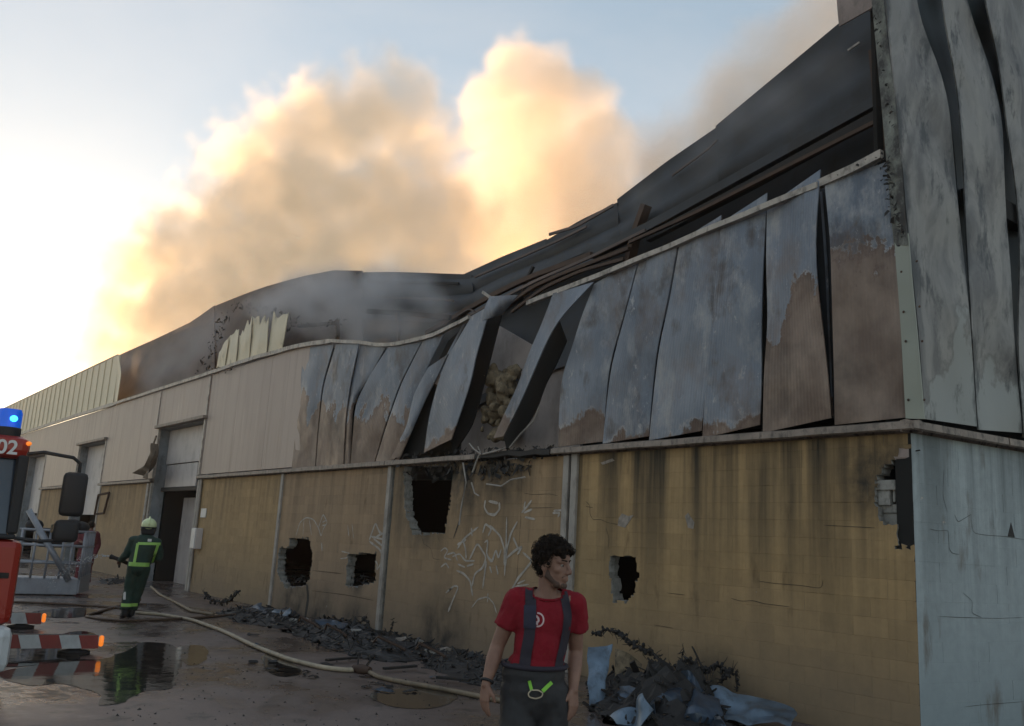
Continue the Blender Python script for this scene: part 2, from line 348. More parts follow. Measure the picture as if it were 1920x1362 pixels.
def skin_mat():
    m, t, b = material('skin'); v = co(t)
    c = mixc(t, ramp(t, nz(t, v, 14, 5), [(.3, 0), (.7, 1)]), (.25, .14, .10), (.18, .095, .068))
    t.links.new(c, b.inputs['Base Color']); bump(t, b, mth(t, 'ADD', nz(t, v, 260, 3), nz(t, v, 60, 4)), .35, .002); b.inputs['Roughness'].default_value = .62; b.inputs['Subsurface Weight'].default_value = .06
    b.inputs['Subsurface Radius'].default_value = (.01, .004, .002); return m
M['skin'] = skin_mat()
M['hair'] = plain('dark_brown_hair', (.016, .010, .007), .7, 0, .5, 40, .4, spec=.2)
M['beard'] = plain('stubble', (.085, .05, .037), .8, 0, .35, 60, .4)
M['redshirt'] = plain('red_cotton', (.20, .011, .020), .9, 0, .25, 4, .9, spec=.25)
M['blackcloth'] = plain('black_cloth', (.018, .018, .021), .7, 0, .3, 6, .2)
M['navy'] = plain('navy_webbing', (.022, .018, .030), .8, 0, .2, 20, .2)
M['navy2'] = plain('navy_pad', (.020, .022, .045), .75, 0, .2, 20, .2)
M['emblem'] = plain('white_print', (.60, .45, .46), .8, 0, .1, 20, 0)
M['neon'] = plain('neon_webbing', (.22, .55, .05), .6, 0, .15, 20, .1)
M['turnout'] = plain('green_turnout_cloth', (.020, .048, .036), .8, 0, .35, 6, .2)
M['hivis'] = plain('hivis_tape', (.35, .62, .14), .5, 0, .15, 8, .05)
M['helmet'] = plain('pale_helmet', (.66, .74, .42), .35, 0, .12, 8, .05, dirt=.2)
M['maroon'] = plain('maroon_cloth', (.13, .022, .03), .8, 0, .3, 6, .2)
M['truckred'] = plain('engine_red', (.30, .022, .013), .3, 0, .12, 2, .02, dirt=.15)
M['truckwhite'] = plain('engine_white', (.55, .58, .60), .35, 0, .1, 3, .02, dirt=.2)
M['letter'] = plain('white_letters', (.65, .65, .65), .5, 0, .05, 5, 0)
M['teal'] = plain('teal_trim', (.04, .16, .18), .4, 0, .1, 5, 0)
M['stripered'] = plain('reflective_red', (.28, .04, .035), .45, 0, .15, 5, .03, dirt=.2)
M['basket'] = plain('grey_basket_paint', (.27, .29, .33), .45, .1, .2, 4, .05, dirt=.2)
M['glass'] = plain('windscreen_glass', (.035, .05, .075), .08, 0, .1, 2, 0, spec=.5)
M['spray'] = plain('water_drops', (.5, .52, .55), .1, 0, .1, 9, 0)
M['beacon'] = plain('blue_beacon', (.01, .04, .45), .15, 0, .2, 8, 0, emit=((.0, .14, .75), .3))
M['beaconcore'] = plain('beacon_flash', (.1, .5, 1), .2, 0, .1, 8, 0, emit=((.05, .55, 1), 2.0))
M['amber'] = plain('amber_lamp', (.6, .16, .02), .3, 0, .2, 20, 0, emit=((1, .25, .03), .55))
M['eyewhite'] = plain('eye_white', (.22, .19, .17), .3, 0, .1, 20, 0)
M['patch'] = plain('bare_render', (.30, .26, .225), .9, 0, .4, 9, .2, dirt=.4)
HAZE = .0004

# ------------------------------------------------------------------ ground
XL = -92.0
g = MB(); N = 40
g.add([(-150 + 5.5 * i, -95 + 4.2 * j, 0) for j in range(N + 1) for i in range(N + 1)],
      [(j * (N + 1) + i, j * (N + 1) + i + 1, (j + 1) * (N + 1) + i + 1, (j + 1) * (N + 1) + i) for j in range(N) for i in range(N)])
ob('ground', g, M['ground'], kind='structure')
def blob(px_pts, z, jit=.06, sub=6, seed=0):   # irregular outline of a puddle lying on the ground
    P = [G(*p) for p in px_pts]; out = []
    for i in range(len(P)):
        a, b_, c_, d_ = P[i - 1], P[i], P[(i + 1) % len(P)], P[(i + 2) % len(P)]
        for k in range(sub):
            t = k / sub
            q = .5 * ((2 * b_) + (c_ - a) * t + (2 * a - 5 * b_ + 4 * c_ - d_) * t * t + (3 * b_ - a - 3 * c_ + d_) * t ** 3)
            n_ = noise.noise_vector(q * 3 + Vector((seed, 0, 0))) * jit + noise.noise_vector(q * 9) * jit * .4
            out.append((q.x + n_.x, q.y + n_.y, z))
    return out
PUD = [[(0, 1262), (60, 1250), (120, 1238), (190, 1236), (235, 1222), (270, 1205), (320, 1210), (345, 1232), (332, 1262), (322, 1290), (262, 1298), (232, 1318), (180, 1322), (190, 1302), (150, 1290), (110, 1282), (60, 1286), (20, 1278)],
       [(492, 1232), (520, 1226), (552, 1246), (566, 1262), (540, 1270), (504, 1262)],
       [(118, 1190), (150, 1184), (182, 1190), (160, 1196)],
       [(330, 1216), (380, 1212), (388, 1235), (350, 1248)],
       [(700, 1300), (790, 1290), (860, 1306), (800, 1330), (720, 1322)],
       [(-10, 1200), (60, 1204), (150, 1232), (100, 1242), (0, 1248)],
       [(60, 1148), (150, 1140), (190, 1150), (120, 1160)]]
for i, p in enumerate(PUD):
    pts = blob(p, .004 + .0004 * i, .05, 6, i)
    ob('puddle', MB().add(pts, [tuple(range(len(pts)))]), M['water'], kind='structure')

# ------------------------------------------------------------------ warehouse
WH = thing('warehouse', 'long burnt out warehouse with buckled metal cladding over a yellow block wall', 'warehouse')

def resample(P, n):
    P = [Vector(p) for p in P]; L = [0]
    for a, b_ in zip(P, P[1:]): L.append(L[-1] + (b_ - a).length)
    out = []
    for i in range(n):
        s = L[-1] * i / (n - 1); k = 0
        while k < len(P) - 2 and L[k + 1] < s: k += 1
        t = (s - L[k]) / max(1e-6, L[k + 1] - L[k])
        out.append(P[k].lerp(P[k + 1], t))
    return out
def smoothpts(P, it=2):
    for _ in range(it):
        P = [P[0]] + [(P[i - 1] + P[i] * 2 + P[i + 1]) / 4 for i in range(1, len(P) - 1)] + [P[-1]]
    return P
def panel(name, L, R, mt, parent=WH, off=0.0, bulge=.0, ll=0.0, lr=0.0, crumple=.015, n=18, m=9, mapf=W, thick=.018, ragtop=0.0, freq=1.6, smooth=40, **props):
    Lp, Rp = smoothpts(resample(L, n)), smoothpts(resample(R, n))
    vs, uv = [], []; inn = EN * -1 if mapf is WE else Vector((0, 1, 0))
    for back in (0, 1):
        for i in range(n):
            v = 1 - i / (n - 1)
            for j in range(m):
                u = j / (m - 1); p = Lp[i].lerp(Rp[i], u)
                q0 = mapf(p.x, p.y, 0)
                c = noise.noise(q0 * freq) * crumple + noise.noise(q0 * freq * 3.1) * crumple * .35 + (abs(noise.noise(q0 * 1.05 + Vector((7, 2, 4)))) - .2) * crumple * 1.3
                o = off - bulge * math.sin(PI * u) * (.4 + .6 * math.sin(PI * v)) - ll * (1 - u) ** 3 * (.3 + .7 * math.sin(PI * (v * .9 + .05))) - lr * u ** 3 * (.3 + .7 * math.sin(PI * (v * .9 + .05))) + c
                q = mapf(p.x, p.y, o)
                if ragtop and i < 3: q.z += (noise.noise(q0 * 5.0 + Vector((3, 1, 9)))) * ragtop * (3 - i) / 3
                vs.append(q + inn * (thick * back)); uv.append((u, v))
    A = n * m; fs = []
    for i in range(n - 1):
        for j in range(m - 1):
            a = i * m + j; fs.append((a, a + m, a + m + 1, a + 1)); fs.append((A + a, A + a + 1, A + a + m + 1, A + a + m))
    for i in range(n - 1):
        a = i * m; fs.append((a, A + a, A + a + m, a + m)); a += m - 1; fs.append((a, a + m, A + a + m, A + a))
    for j in range(m - 1):
        fs.append((j, j + 1, A + j + 1, A + j)); a = (n - 1) * m + j; fs.append((a, A + a, A + a + 1, a + 1))
    props.setdefault('paint', .1); props.setdefault('char', 0.0)
    return ob(name, MB().add(vs, fs, uv), mt, parent, smooth, **props)

# -- block walls
def inpoly(x, y, P):
    r = False
    for i in range(len(P)):
        (x0, y0), (x1, y1) = P[i - 1], P[i]
        if (y0 > y) != (y1 > y) and x < (x1 - x0) * (y - y0) / (y1 - y0) + x0: r = not r
    return r
BW, BH, BD = .40, .20, .20
CH = .0026
def block_bm(lo, hi, jag, rnd, o, du, dn, jy):
    """one block: front chamfered, its torn side displaced; u along the wall, dn outward"""
    (u0, z0), (u1, z1) = lo, hi; c = .004
    def P(u, d, z): return o + du * u + dn * (-d) + Vector((0, 0, z))
    fr = [(u0 + c, z0 + c), (u1 - c, z0 + c), (u1 - c, z1 - c), (u0 + c, z1 - c)]
    ed = [(u0, z0), (u1, z0), (u1, z1), (u0, z1)]
    if jag:
        rr = lambda: (rnd.random() - .5)
        k = [(rr() * jag, rr() * jag * .6) for _ in range(4)]
        fr = [(a + x, b_ + y) for (a, b_), (x, y) in zip(fr, k)]; ed = [(a + x * .8, b_ + y * .8) for (a, b_), (x, y) in zip(ed, k)]
    vs = [P(u, jy, z) for u, z in fr] + [P(u, jy + CH, z) for u, z in ed] + [P(u, BD + (rnd.random() - .5) * jag, z) for u, z in ed]
    fs = [(0, 1, 2, 3)] + [(i, i + 4, (i + 1) % 4 + 4, (i + 1) % 4) for i in range(4)] + [(i + 4, i + 8, (i + 1) % 4 + 8, (i + 1) % 4 + 4) for i in range(4)] + [(8, 11, 10, 9)]
    return vs, fs
def ragged(lo, hi, holes, rnd, o, du, dn):
    """what is left of a block at the edge of a hole: broken away cell by cell"""
    (u0, z0), (u1, z1) = lo, hi; nu, nv = max(2, int((u1 - u0) / .04)), 5; nod = {}
    for i in range(nu + 1):
        for j in range(nv + 1):
            nod[i, j] = (u0 + (u1 - u0) * i / nu + (rnd.uniform(-.013, .013) if 0 < i < nu else 0), z0 + (z1 - z0) * j / nv + (rnd.uniform(-.013, .013) if 0 < j < nv else 0))
    keep = set()
    for i in range(nu):
        for j in range(nv):
            x, z = nod[i, j][0] + .02, nod[i, j][1] + .02; k = noise.noise(Vector((x * 6 + o.x * 3, z * 6, 3))) * .05
            if not any(inpoly(x + k, z + k * .7, h) for h in holes): keep.add((i, j))
    P = lambda ij, d: o + du * nod[ij][0] - dn * d + Vector((0, 0, nod[ij][1]))
    vs, fr, sd = [], [], []; ix = {}
    def vid(ij, k):
        if (ij, k) not in ix: ix[ij, k] = len(vs); vs.append(P(ij, rnd.uniform(-.001, .002) if k == 0 else BD * rnd.uniform(.8, 1.05)))
        return ix[ij, k]
    for i, j in keep:
        c4 = [(i, j), (i + 1, j), (i + 1, j + 1), (i, j + 1)]; fr.append(tuple(vid(c, 0) for c in c4)); sd.append(tuple(vid(c, 1) for c in c4[::-1]))
        for (di, dj), (a, b_) in zip(((0, -1), (1, 0), (0, 1), (-1, 0)), zip(c4, c4[1:] + c4[:1])):
            if (i + di, j + dj) not in keep: sd.append((vid(a, 0), vid(a, 1), vid(b_, 1), vid(b_, 0)))
    return vs, fr + sd, len(fr)
def two_mats(o, n_front, mt2):
    o.data.materials.append(mt2)
def block_wall(name, o, du, dn, length, z1, holes, mt, parent=WH, seed=1, mt2=None, **props):
    rnd = random.Random(seed); base = MB(); mi = []; singles = []
    nrow = int(math.ceil(z1 / BH))
    for r in range(nrow):
        za, zb = r * BH, min(z1, (r + 1) * BH); u = -BW / 2 if r % 2 else 0.0
        while u < length:
            ua, ub = max(0, u), min(length, u + BW); u += BW
            if ub - ua < .03: continue
            cu, cz = (ua + ub) / 2, (za + zb) / 2
            pts = [(x, z) for x in (ua, cu, ub) for z in (za, cz, zb)]
            ins = [any(inpoly(x, z, h) for h in holes) for x, z in pts]
            if all(ins): continue
            if any(ins): singles.append(ragged((ua, za), (ub, zb), holes, rnd, o, du, dn)); continue
            near = any(inpoly(cu + dx, cz + dz, h) for h in holes for dx in (-.3, 0, .3) for dz in (-.15, 0, .15))
            vs, fs = block_bm((ua, za), (ub, zb), 0, rnd, o, du, dn, (rnd.random() - .5) * (.010 if near else .0025))
            if near: singles.append((vs, fs, 5))
            else: base.add(vs, fs); mi += [0] * 5 + [1] * 5
    w = ob(name, base, mt, parent, **props); w.data.materials.append(mt2 or M['concrete']); w.data.polygons.foreach_set('material_index', mi)
    for vs, fs, nf in singles:
        if not fs: continue
        s_ = ob('concrete_block', MB().add(vs, fs), mt, w, **props); s_.data.materials.append(mt2 or M['concrete']); s_.data.polygons.foreach_set('material_index', [0 if i < nf else 1 for i in range(len(fs))])
    return w
XD = Vector((1, 0, 0)); ND = Vector((0, -1, 0))
def hole(px, x0): return [(W(*p).x - x0, W(*p).z) for p in px]
ZB = 3.12
Hc = [(1690, 842), (1740, 842), (1740, 1025), (1683, 1025), (1680, 985), (1648, 985), (1640, 905), (1668, 868)]
Hb = [(757, 872), (850, 872), (842, 950), (832, 1002), (772, 1002), (758, 955)]
H3 = [(543, 1009), (578, 1009), (586, 1035), (581, 1084), (571, 1099), (534, 1103), (519, 1075), (523, 1027), (542, 1026)]
H4 = [(653, 1037), (704, 1038), (704, 1092), (668, 1100), (646, 1099)]
H5 = [(1145, 1040), (1192, 1043), (1196, 1085), (1186, 1112), (1176, 1130), (1148, 1128), (1144, 1085)]
bays = [(-5.25, .06, [Hc, H5], .0, 1.0), (-10.4, -5.35, [Hb], .35, .6), (-15.5, -10.5, [H3, H4], .5, .4), (-21.25, -15.6, [], .1, .5)]
WB = []
for i, (a, b_, hs_, tint, stk) in enumerate(bays):
    WB.append(block_wall('wall_bay', Vector((a, 0, 0)), XD, ND, b_ - a, ZB, [hole(h, a) for h in hs_], M['yellow'], seed=i + 2, tint=tint, streak=stk, u0=a))
DOORS = [(-25.7, -21.4), (-36.4, -32.2), (-47.1, -42.9), (-57.8, -53.6), (-68.5, -64.3)]
for k in range(len(DOORS)):
    a = DOORS[k + 1][1] if k + 1 < len(DOORS) else XL
    block_wall('wall_bay', Vector((a + .02, 0, 0)), XD, ND, DOORS[k][0] - a - .04, ZB, [], M['yellow'], seed=20 + k, tint=.25, streak=.5, u0=a + .02)
EWL = 10.0; CH = .0010
EW = block_wall('wall_bay', CORNER.copy(), ED, EN, EWL, ZB, [], M['bluewhite'], seed=40, mt2=M['dark'], tint=0.0, streak=.75, u0=CORNER.dot(ED))
CH = .0026
# posts between the bays
for px, w_ in ((1075, .13), (724, .12), (521, .12), (367, .14)):
    x = W(px, 1000).x
    p = MB().box((x - w_ / 2, -.045, 0), (x + w_ / 2, .02, ZB + .02), bev=.008); ob('post', p, M['post'], WH)
x = W(1058, 1000).x; ob('post', MB().box((x - .06, -.03, 0), (x + .06, .02, ZB), bev=.006), M['post'], WH)
for a, b_ in DOORS[:3]:
    for x in (a - .09, b_ + .09): ob('post', MB().box((x - .07, -.04, 0), (x + .07, .02, ZB), bev=.006), M['post'], WH)

# -- drip flashing over the block wall, one length between the posts
def flashing(x0, x1, name='ledge_flashing', mt=None, sag=0.0):
    prof = [(.03, 3.24), (-.03, 3.25), (-.13, 3.225), (-.135, 3.15), (-.11, 3.135), (-.10, 3.19), (-.02, 3.20), (.03, 3.12)]
    n = 12; vs = []
    for i in range(n):
        x = x0 + (x1 - x0) * i / (n - 1); s_ = sag * (noise.noise(Vector((x * 1.7, 2, 0))) * 1.2)
        vs += [Vector((x, y + s_ * .6, z + s_)) for y, z in prof]
    k = len(prof); fs = [(i * k + j, i * k + (j + 1) % k, (i + 1) * k + (j + 1) % k, (i + 1) * k + j) for i in range(n - 1) for j in range(k)] + [tuple(range(k)), tuple(range((n - 1) * k, n * k))]
    return ob(name, MB().add(vs, fs), mt or M['flash'], WH)
segs = [(-2.6, .17), (-5.6, -2.61), (-10.6, -7.6), (-15.5, -10.62), (-21.3, -15.52)]
for a, b_ in segs: flashing(a, b_, sag=.012)
flashing(-7.58, -5.62, mt=M['char'], sag=.07)
for k in range(len(DOORS)):
    a = DOORS[k + 1][1] if k + 1 < len(DOORS) else XL
    flashing(a, DOORS[k][0])
def flash_end(u0, u1):
    prof = [(.03, 3.24), (-.03, 3.25), (-.13, 3.225), (-.135, 3.15), (-.11, 3.135), (-.10, 3.19), (-.02, 3.20), (.03, 3.12)]
    vs = [CORNER + ED * u - EN * y + Vector((0, 0, z)) for u in (u0, u1) for y, z in prof]; k = len(prof)
    ob('ledge_flashing', MB().add(vs, [(j, (j + 1) % k, (j + 1) % k + k, j + k) for j in range(k)] + [tuple(range(k)), tuple(range(k, 2 * k))]), M['flash'], WH)
flash_end(-.13, 1.55); flash_end(1.58, 4.4); flash_end(4.43, EWL)

# -- beige cladding still in place, left of the fire
def flat_panel(x0, x1, z0, z1, mt, y=0.0, **pr):
    pr.setdefault('char', 0.0)
    rnd = random.random() * .012
    b = MB().box((x0 + .0025, y - .03 - rnd * .3, z0), (x1 - .0025, y + .02, z1), bev=.003)
    return ob('cladding_panel', b, mt, WH, **pr)
GZ = 6.2
xj = -14.75
while xj > -21.1:
    x0 = max(-21.3, xj - 1.08); flat_panel(x0, xj, 3.27, GZ, M['beige'], char=.03); xj = x0
xs = -21.3; di = 0
while xs > XL:
    x0 = xs - 1.07
    if di < len(DOORS) and xs - DOORS[di][1] < .05:
        a, b_ = DOORS[di]; w_ = (b_ - a) / 4
        for q in range(4): flat_panel(b_ - (q + 1) * w_, b_ - q * w_, 5.02, GZ, M['beige'], char=.03)
        xs = a; di += 1; continue
    nxt = DOORS[di][1] if di < len(DOORS) else XL
    x0 = nxt if x0 < nxt + .3 else x0
    flat_panel(x0, xs, 3.27, GZ, M['beige'], char=.03); xs = x0
# trims at the door bays
for a, b_ in DOORS:
    ob('door_lintel', MB().box((a - .15, -.16, 4.90), (b_ + .12, .02, 5.0), bev=.012), M['flash'], WH)
    for x in (a - .02, b_ + .02): ob('door_trim', MB().box((x - .05, -.06, 3.26), (x + .05, .03, 4.895), bev=.008), M['gutter'], WH)
x = DOORS[0][1] + .06; ob('door_trim', MB().box((x - .045, -.065, 4.95), (x + .045, -.031, GZ), bev=.006), M['gutter'], WH)
x = W(310, 700).x; ob('door_trim', MB().box((x - .03, -.06, 5.02), (x + .03, -.02, GZ), bev=.005), M['gutter'], WH)
# recessed loading bays
for k, (a, b_) in enumerate(DOORS):
    d = .39
    ob('loading_bay', MB().box((a - .12, .03, 0), (a - .01, d, 5.0)).box((b_ + .01, .21, 0), (b_ + .12, d, 5.0)).box((a - .01, .03, 4.88), (b_ + .01, d, 4.99)), M['greyblue'], WH)
    if k == 0:
        ob('door_panel', MB().box((a, d - .06, 3.75), (b_, d, 4.87), bev=.01), M['door'], WH)
        ob('door_panel', MB().box((a, d - .02, 3.0), (b_ - 1.35, d + .03, 3.73), bev=.01), M['door'], WH)
        ob('door_panel', MB().box((b_ - .55, d - .02, 3.0), (b_, d + .03, 3.73), bev=.01), M['door'], WH)
        ob('door_beam', MB().box((a, d - .12, 2.86), (b_, d + .02, 2.99), bev=.01), M['char'], WH)
        lf = ob('door_leaf', MB().box((a + .5, d + .5, .0), (b_ - 1.1, d + .56, 2.7), bev=.012), M['grey_int'], WH)
        ob('door_handle', MB().box((b_ - 1.5, d + .46, 1.0), (b_ - 1.3, d + .5, 1.06)), M['rust'], lf)
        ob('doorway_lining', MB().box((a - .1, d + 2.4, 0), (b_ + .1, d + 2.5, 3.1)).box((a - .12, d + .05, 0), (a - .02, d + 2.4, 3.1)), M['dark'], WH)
        ob('door_shutter', MB().box((b_ - 1.0, d + .3, 0.0), (b_ - .05, d + .36, 1.45), bev=.01), M['door'], WH)
    else:
        ob('door_panel', MB().box((a, d - .06, 2.05), (b_, d, 4.87), bev=.01), M['door'], WH)
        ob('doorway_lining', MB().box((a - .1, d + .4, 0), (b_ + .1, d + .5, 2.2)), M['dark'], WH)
# cabinets and fittings by the first door
x = W(376, 1000).x
bx = ob('meter_box', MB().box((x - .16, -.2, 1.18), (x + .2, -.0, 1.75), bev=.015), M['door'], WH)
ob('box_lid', MB().box((x - .14, -.215, 1.2), (x + .18, -.202, 1.73), bev=.004), M['white'], bx)
ob('notice_plate', MB().box((x - .1, -.03, 2.05), (x + .3, -.004, 2.3), bev=.003), M['white'], WH)
ob('cable_conduit', MB().tube([(x - .3, -.05, .3), (x - .3, -.05, 1.4), (x - .28, -.06, 2.2), (x - .3, -.05, 3.1)], .035), M['post'], WH)
x = W(204, 935).x
fr = MB()
for p, q in (((-.45, -.3, 2.05), (-.1, -.35, 2.75)), ((-.1, -.35, 2.75), (.35, -.1, 2.85)), ((.35, -.1, 2.85), (.0, -.1, 2.1)), ((0, -.1, 2.1), (-.45, -.3, 2.05))): fr.bar(Vector(p) + Vector((x, 0, 0)), Vector(q) + Vector((x, 0, 0)), .07, .07)
ob('floodlight_bracket', fr, M['rust'], WH)
ob('drain_pipe', MB().tube([(DOORS[0][0] - .25, -.07, 0.02), (DOORS[0][0] - .25, -.07, 3.1)], .05), M['gutter'], WH)
# -- upper fascia, still whole at the far end
m0 = MB().box((0, -.035, 6.24), (1.0, .02, 8.27), bev=.006); mm = m0.mesh('fascia_panel'); mm.materials.append(M['cream'])
mr = MB().box((0, -.065, 6.33), (.05, -.03, 8.27), bev=.006).mesh('panel_rib'); mr.materials.append(M['cream'])
x = W(222, 700).x - 1.0
while x > XL:
    o = bpy.data.objects.new('fascia_panel', mm); COL.objects.link(o); o.parent = WH; o.location = (x, random.random() * -.012, 0); o.scale.x = .99; o['char'] = 0.0
    r_ = bpy.data.objects.new('panel_rib', mr); COL.objects.link(r_); r_.parent = o; r_['char'] = 0.0
    x -= 1.0
ob('fascia_cap', MB().box((XL, -.06, 8.272), (W(222, 668).x, .1, 8.32), bev=.01), M['gutter'], WH)
panel('fascia_panel', [(214, 672), (217, 700), (214, 757)], [(222, 667), (227, 700), (219, 755)], M['cream'], off=-.03, lr=.1, char=.1, freq=2)
# charred remains of the fascia in the middle
for L, R in (([(412, 655), (405, 695)], [(428, 640), (420, 692)]), ([(430, 632), (422, 692)], [(447, 622), (441, 686)]), ([(449, 628), (443, 685)], [(472, 598), (466, 678)]),
             ([(474, 600), (468, 678)], [(503, 596), (499, 668)]), ([(512, 592), (501, 668)], [(541, 582), (528, 660)])):
    panel('fascia_panel', L, R, M['cream'], off=-.02, bulge=.04, char=.22, ragtop=.3, crumple=.03, lr=.06)
# -- gutter
def gutter(px, mt=None, w_=.085, y=-.06, sag=0):
    P = smoothpts(resample([Vector((a, b_)) for a, b_ in px], 26), 1); b = MB(); V_ = [W(p.x, p.y, y) for p in P]; vs = []
    for i, v in enumerate(V_):
        v = v + Vector((0, noise.noise(v * 2.3) * .015, noise.noise(v * 1.7) * .012))
        vs += [v + Vector((0, a, c)) for a, c in ((-.05, w_ / 2), (-.05, -w_ / 2), (.03, -w_ / 2), (.03, w_ / 2))]
    n = len(V_); fs = [(i * 4 + j, i * 4 + (j + 1) % 4, (i + 1) * 4 + (j + 1) % 4, (i + 1) * 4 + j) for i in range(n - 1) for j in range(4)] + [(0, 1, 2, 3), ((n - 1) * 4, (n - 1) * 4 + 3, (n - 1) * 4 + 2, (n - 1) * 4 + 1)]
    return ob('gutter_rail', b.add(vs, fs), mt or M['gutter'], WH)
gutter([(1655, 290), (1595, 320), (1535, 347)], w_=.10); gutter([(1535, 348), (1440, 386), (1330, 432), (1200, 487), (1120, 520), (990, 569)], w_=.075, y=-.09)
gutter([(882, 596), (850, 612), (815, 629)], w_=.07); gutter([(815, 629), (770, 641), (722, 648), (670, 642), (622, 640)], w_=.075)
gutter([(622, 640), (560, 649), (470, 674), (385, 703), (300, 730), (217, 757)], w_=.10)
gutter([(217, 757), (120, 787), (37, 815), (-60, 845), (-160, 876)], w_=.13)
ob('gutter_rail', MB().box((XL, -.11, 6.2), (W(-160, 876).x, -.03, 6.32)), M['gutter'], WH)

# -- buckled sheets, right group
PN = [
 ([(1114, 533), (1089, 596), (1072, 654), (1053, 705), (1048, 770), (1047, 838)], [(1198, 484), (1168, 596), (1142, 686), (1135, 760), (1131, 828)], dict(paint=.09, ll=.10, bulge=.05)),
 ([(1201, 480), (1171, 596), (1146, 686), (1137, 760), (1130, 832)], [(1271, 455), (1253, 557), (1231, 654), (1221, 751), (1216, 818)], dict(paint=.04, ll=.05, bulge=.05)),
 ([(1275, 452), (1257, 557), (1235, 654), (1224, 751), (1217, 826)], [(1352, 404), (1340, 567), (1328, 686), (1321, 750), (1315, 808)], dict(paint=.04, lr=.04, bulge=.06)),
 ([(1352, 418), (1338, 567), (1328, 686), (1320, 760), (1317, 822)], [(1438, 362), (1430, 508), (1427, 620), (1428, 710), (1424, 797)], dict(paint=.10, bulge=.07, ll=.05)),
 ([(1438, 388), (1436, 500), (1440, 602), (1432, 700), (1430, 812)], [(1538, 318), (1528, 440), (1530, 508), (1541, 609), (1551, 693), (1558, 784)], dict(paint=.46, bulge=.08, lr=.14)),
 ([(1546, 346), (1557, 457), (1561, 609), (1564, 720), (1565, 797)], [(1672, 300), (1683, 460), (1694, 620), (1698, 783)], dict(paint=.62, bulge=.06, ll=.12, char=.12))]
for i, (L, R, k) in enumerate(PN): panel('cladding_sheet', L, R, M['burnt'], off=-.03, crumple=.05, freq=1.3, **k)
# dark flange in the open joints
panel('sheet_flange', [(1530, 350), (1533, 500), (1545, 640), (1556, 780)], [(1546, 350), (1558, 457), (1562, 609), (1566, 790)], M['sheet_dark'], off=.10, crumple=.03, m=4)
panel('sheet_flange', [(1537, 360), (1547, 500), (1554, 660), (1560, 780)], [(1541, 360), (1552, 500), (1557, 660), (1562, 780)], M['burnt'], off=.06, crumple=.03, m=3, thick=.01)
panel('sheet_flange', [(1427, 395), (1427, 500), (1430, 700), (1426, 800)], [(1440, 385), (1438, 500), (1442, 602), (1433, 800)], M['dark'], off=.08, crumple=.02, m=3)
# middle group: torn strips over the hole
panel('cladding_sheet', [(1037, 550), (1014, 612), (992, 660), (969, 728), (948, 770), (925, 822)], [(1113, 529), (1047, 599), (1021, 647), (1001, 696), (976, 754), (944, 818)], M['burnt'], off=-.12, bulge=.05, lr=.12, crumple=.04, paint=.08)
panel('sheet_flange', [(1047, 599), (1021, 647), (1001, 696), (976, 754), (944, 818)], [(1062, 640), (1040, 690), (1022, 720), (1005, 775), (950, 845)], M['dark'], off=.12, crumple=.05, m=5)
panel('cladding_sheet', [(885, 592), (838, 671), (822, 714), (804, 782), (795, 849)], [(921, 572), (892, 667), (882, 718), (869, 757), (846, 824)], M['burnt'], off=-.14, bulge=.06, crumple=.04, paint=.05, lr=.08)
panel('sheet_flange', [(921, 580), (893, 667), (883, 718), (870, 757), (846, 824)], [(940, 592), (915, 690), (905, 730), (886, 800), (850, 850)], M['dark'], off=.10, crumple=.05, m=5)
panel('cladding_sheet', [(918, 556), (908, 578), (904, 601)], [(971, 553), (955, 572), (940, 590)], M['burnt'], off=-.30, bulge=.08, crumple=.06, paint=-.3, n=9)
panel('cladding_sheet', [(802, 690), (774, 742), (763, 800), (728, 862)], [(840, 664), (820, 705), (792, 760), (750, 858)], M['burnt'], off=-.05, bulge=.03, crumple=.04, paint=.25)
panel('sheet_flange', [(840, 640), (800, 720), (775, 790), (748, 862)], [(888, 596), (842, 676), (822, 730), (798, 850)], M['dark'], off=.14, crumple=.04, m=5)
panel('sheet_flange', [(873, 598), (838, 664), (815, 720)], [(877, 598), (843, 664), (820, 722)], M['burnt'], off=-.02, crumple=.02, m=3, thick=.01)
# left group
for L, R, k in (
 ([(792, 641), (752, 720), (724, 800), (703, 869)], [(838, 616), (800, 690), (776, 755), (748, 862)], dict(paint=.36, bulge=.05)),
 ([(728, 651), (692, 705), (666, 758), (657, 873)], [(790, 641), (749, 720), (721, 800), (701, 869)], dict(paint=.44, ll=.10, bulge=.04)),
 ([(676, 646), (660, 715), (650, 780), (645, 876)], [(724, 650), (690, 710), (661, 756), (655, 874)], dict(paint=.5, bulge=.04)),
 ([(630, 646), (606, 725), (598, 800), (592, 881)], [(673, 645), (657, 715), (648, 780), (643, 876)], dict(paint=.46, lr=.05, bulge=.03)),
 ([(569, 652), (560, 760), (546, 884)], [(626, 646), (603, 725), (596, 800), (590, 881)], dict(paint=.52, bulge=.02, char=.02))):
    panel('cladding_sheet', L, R, M['burnt'], off=-.03, crumple=.03, **k)

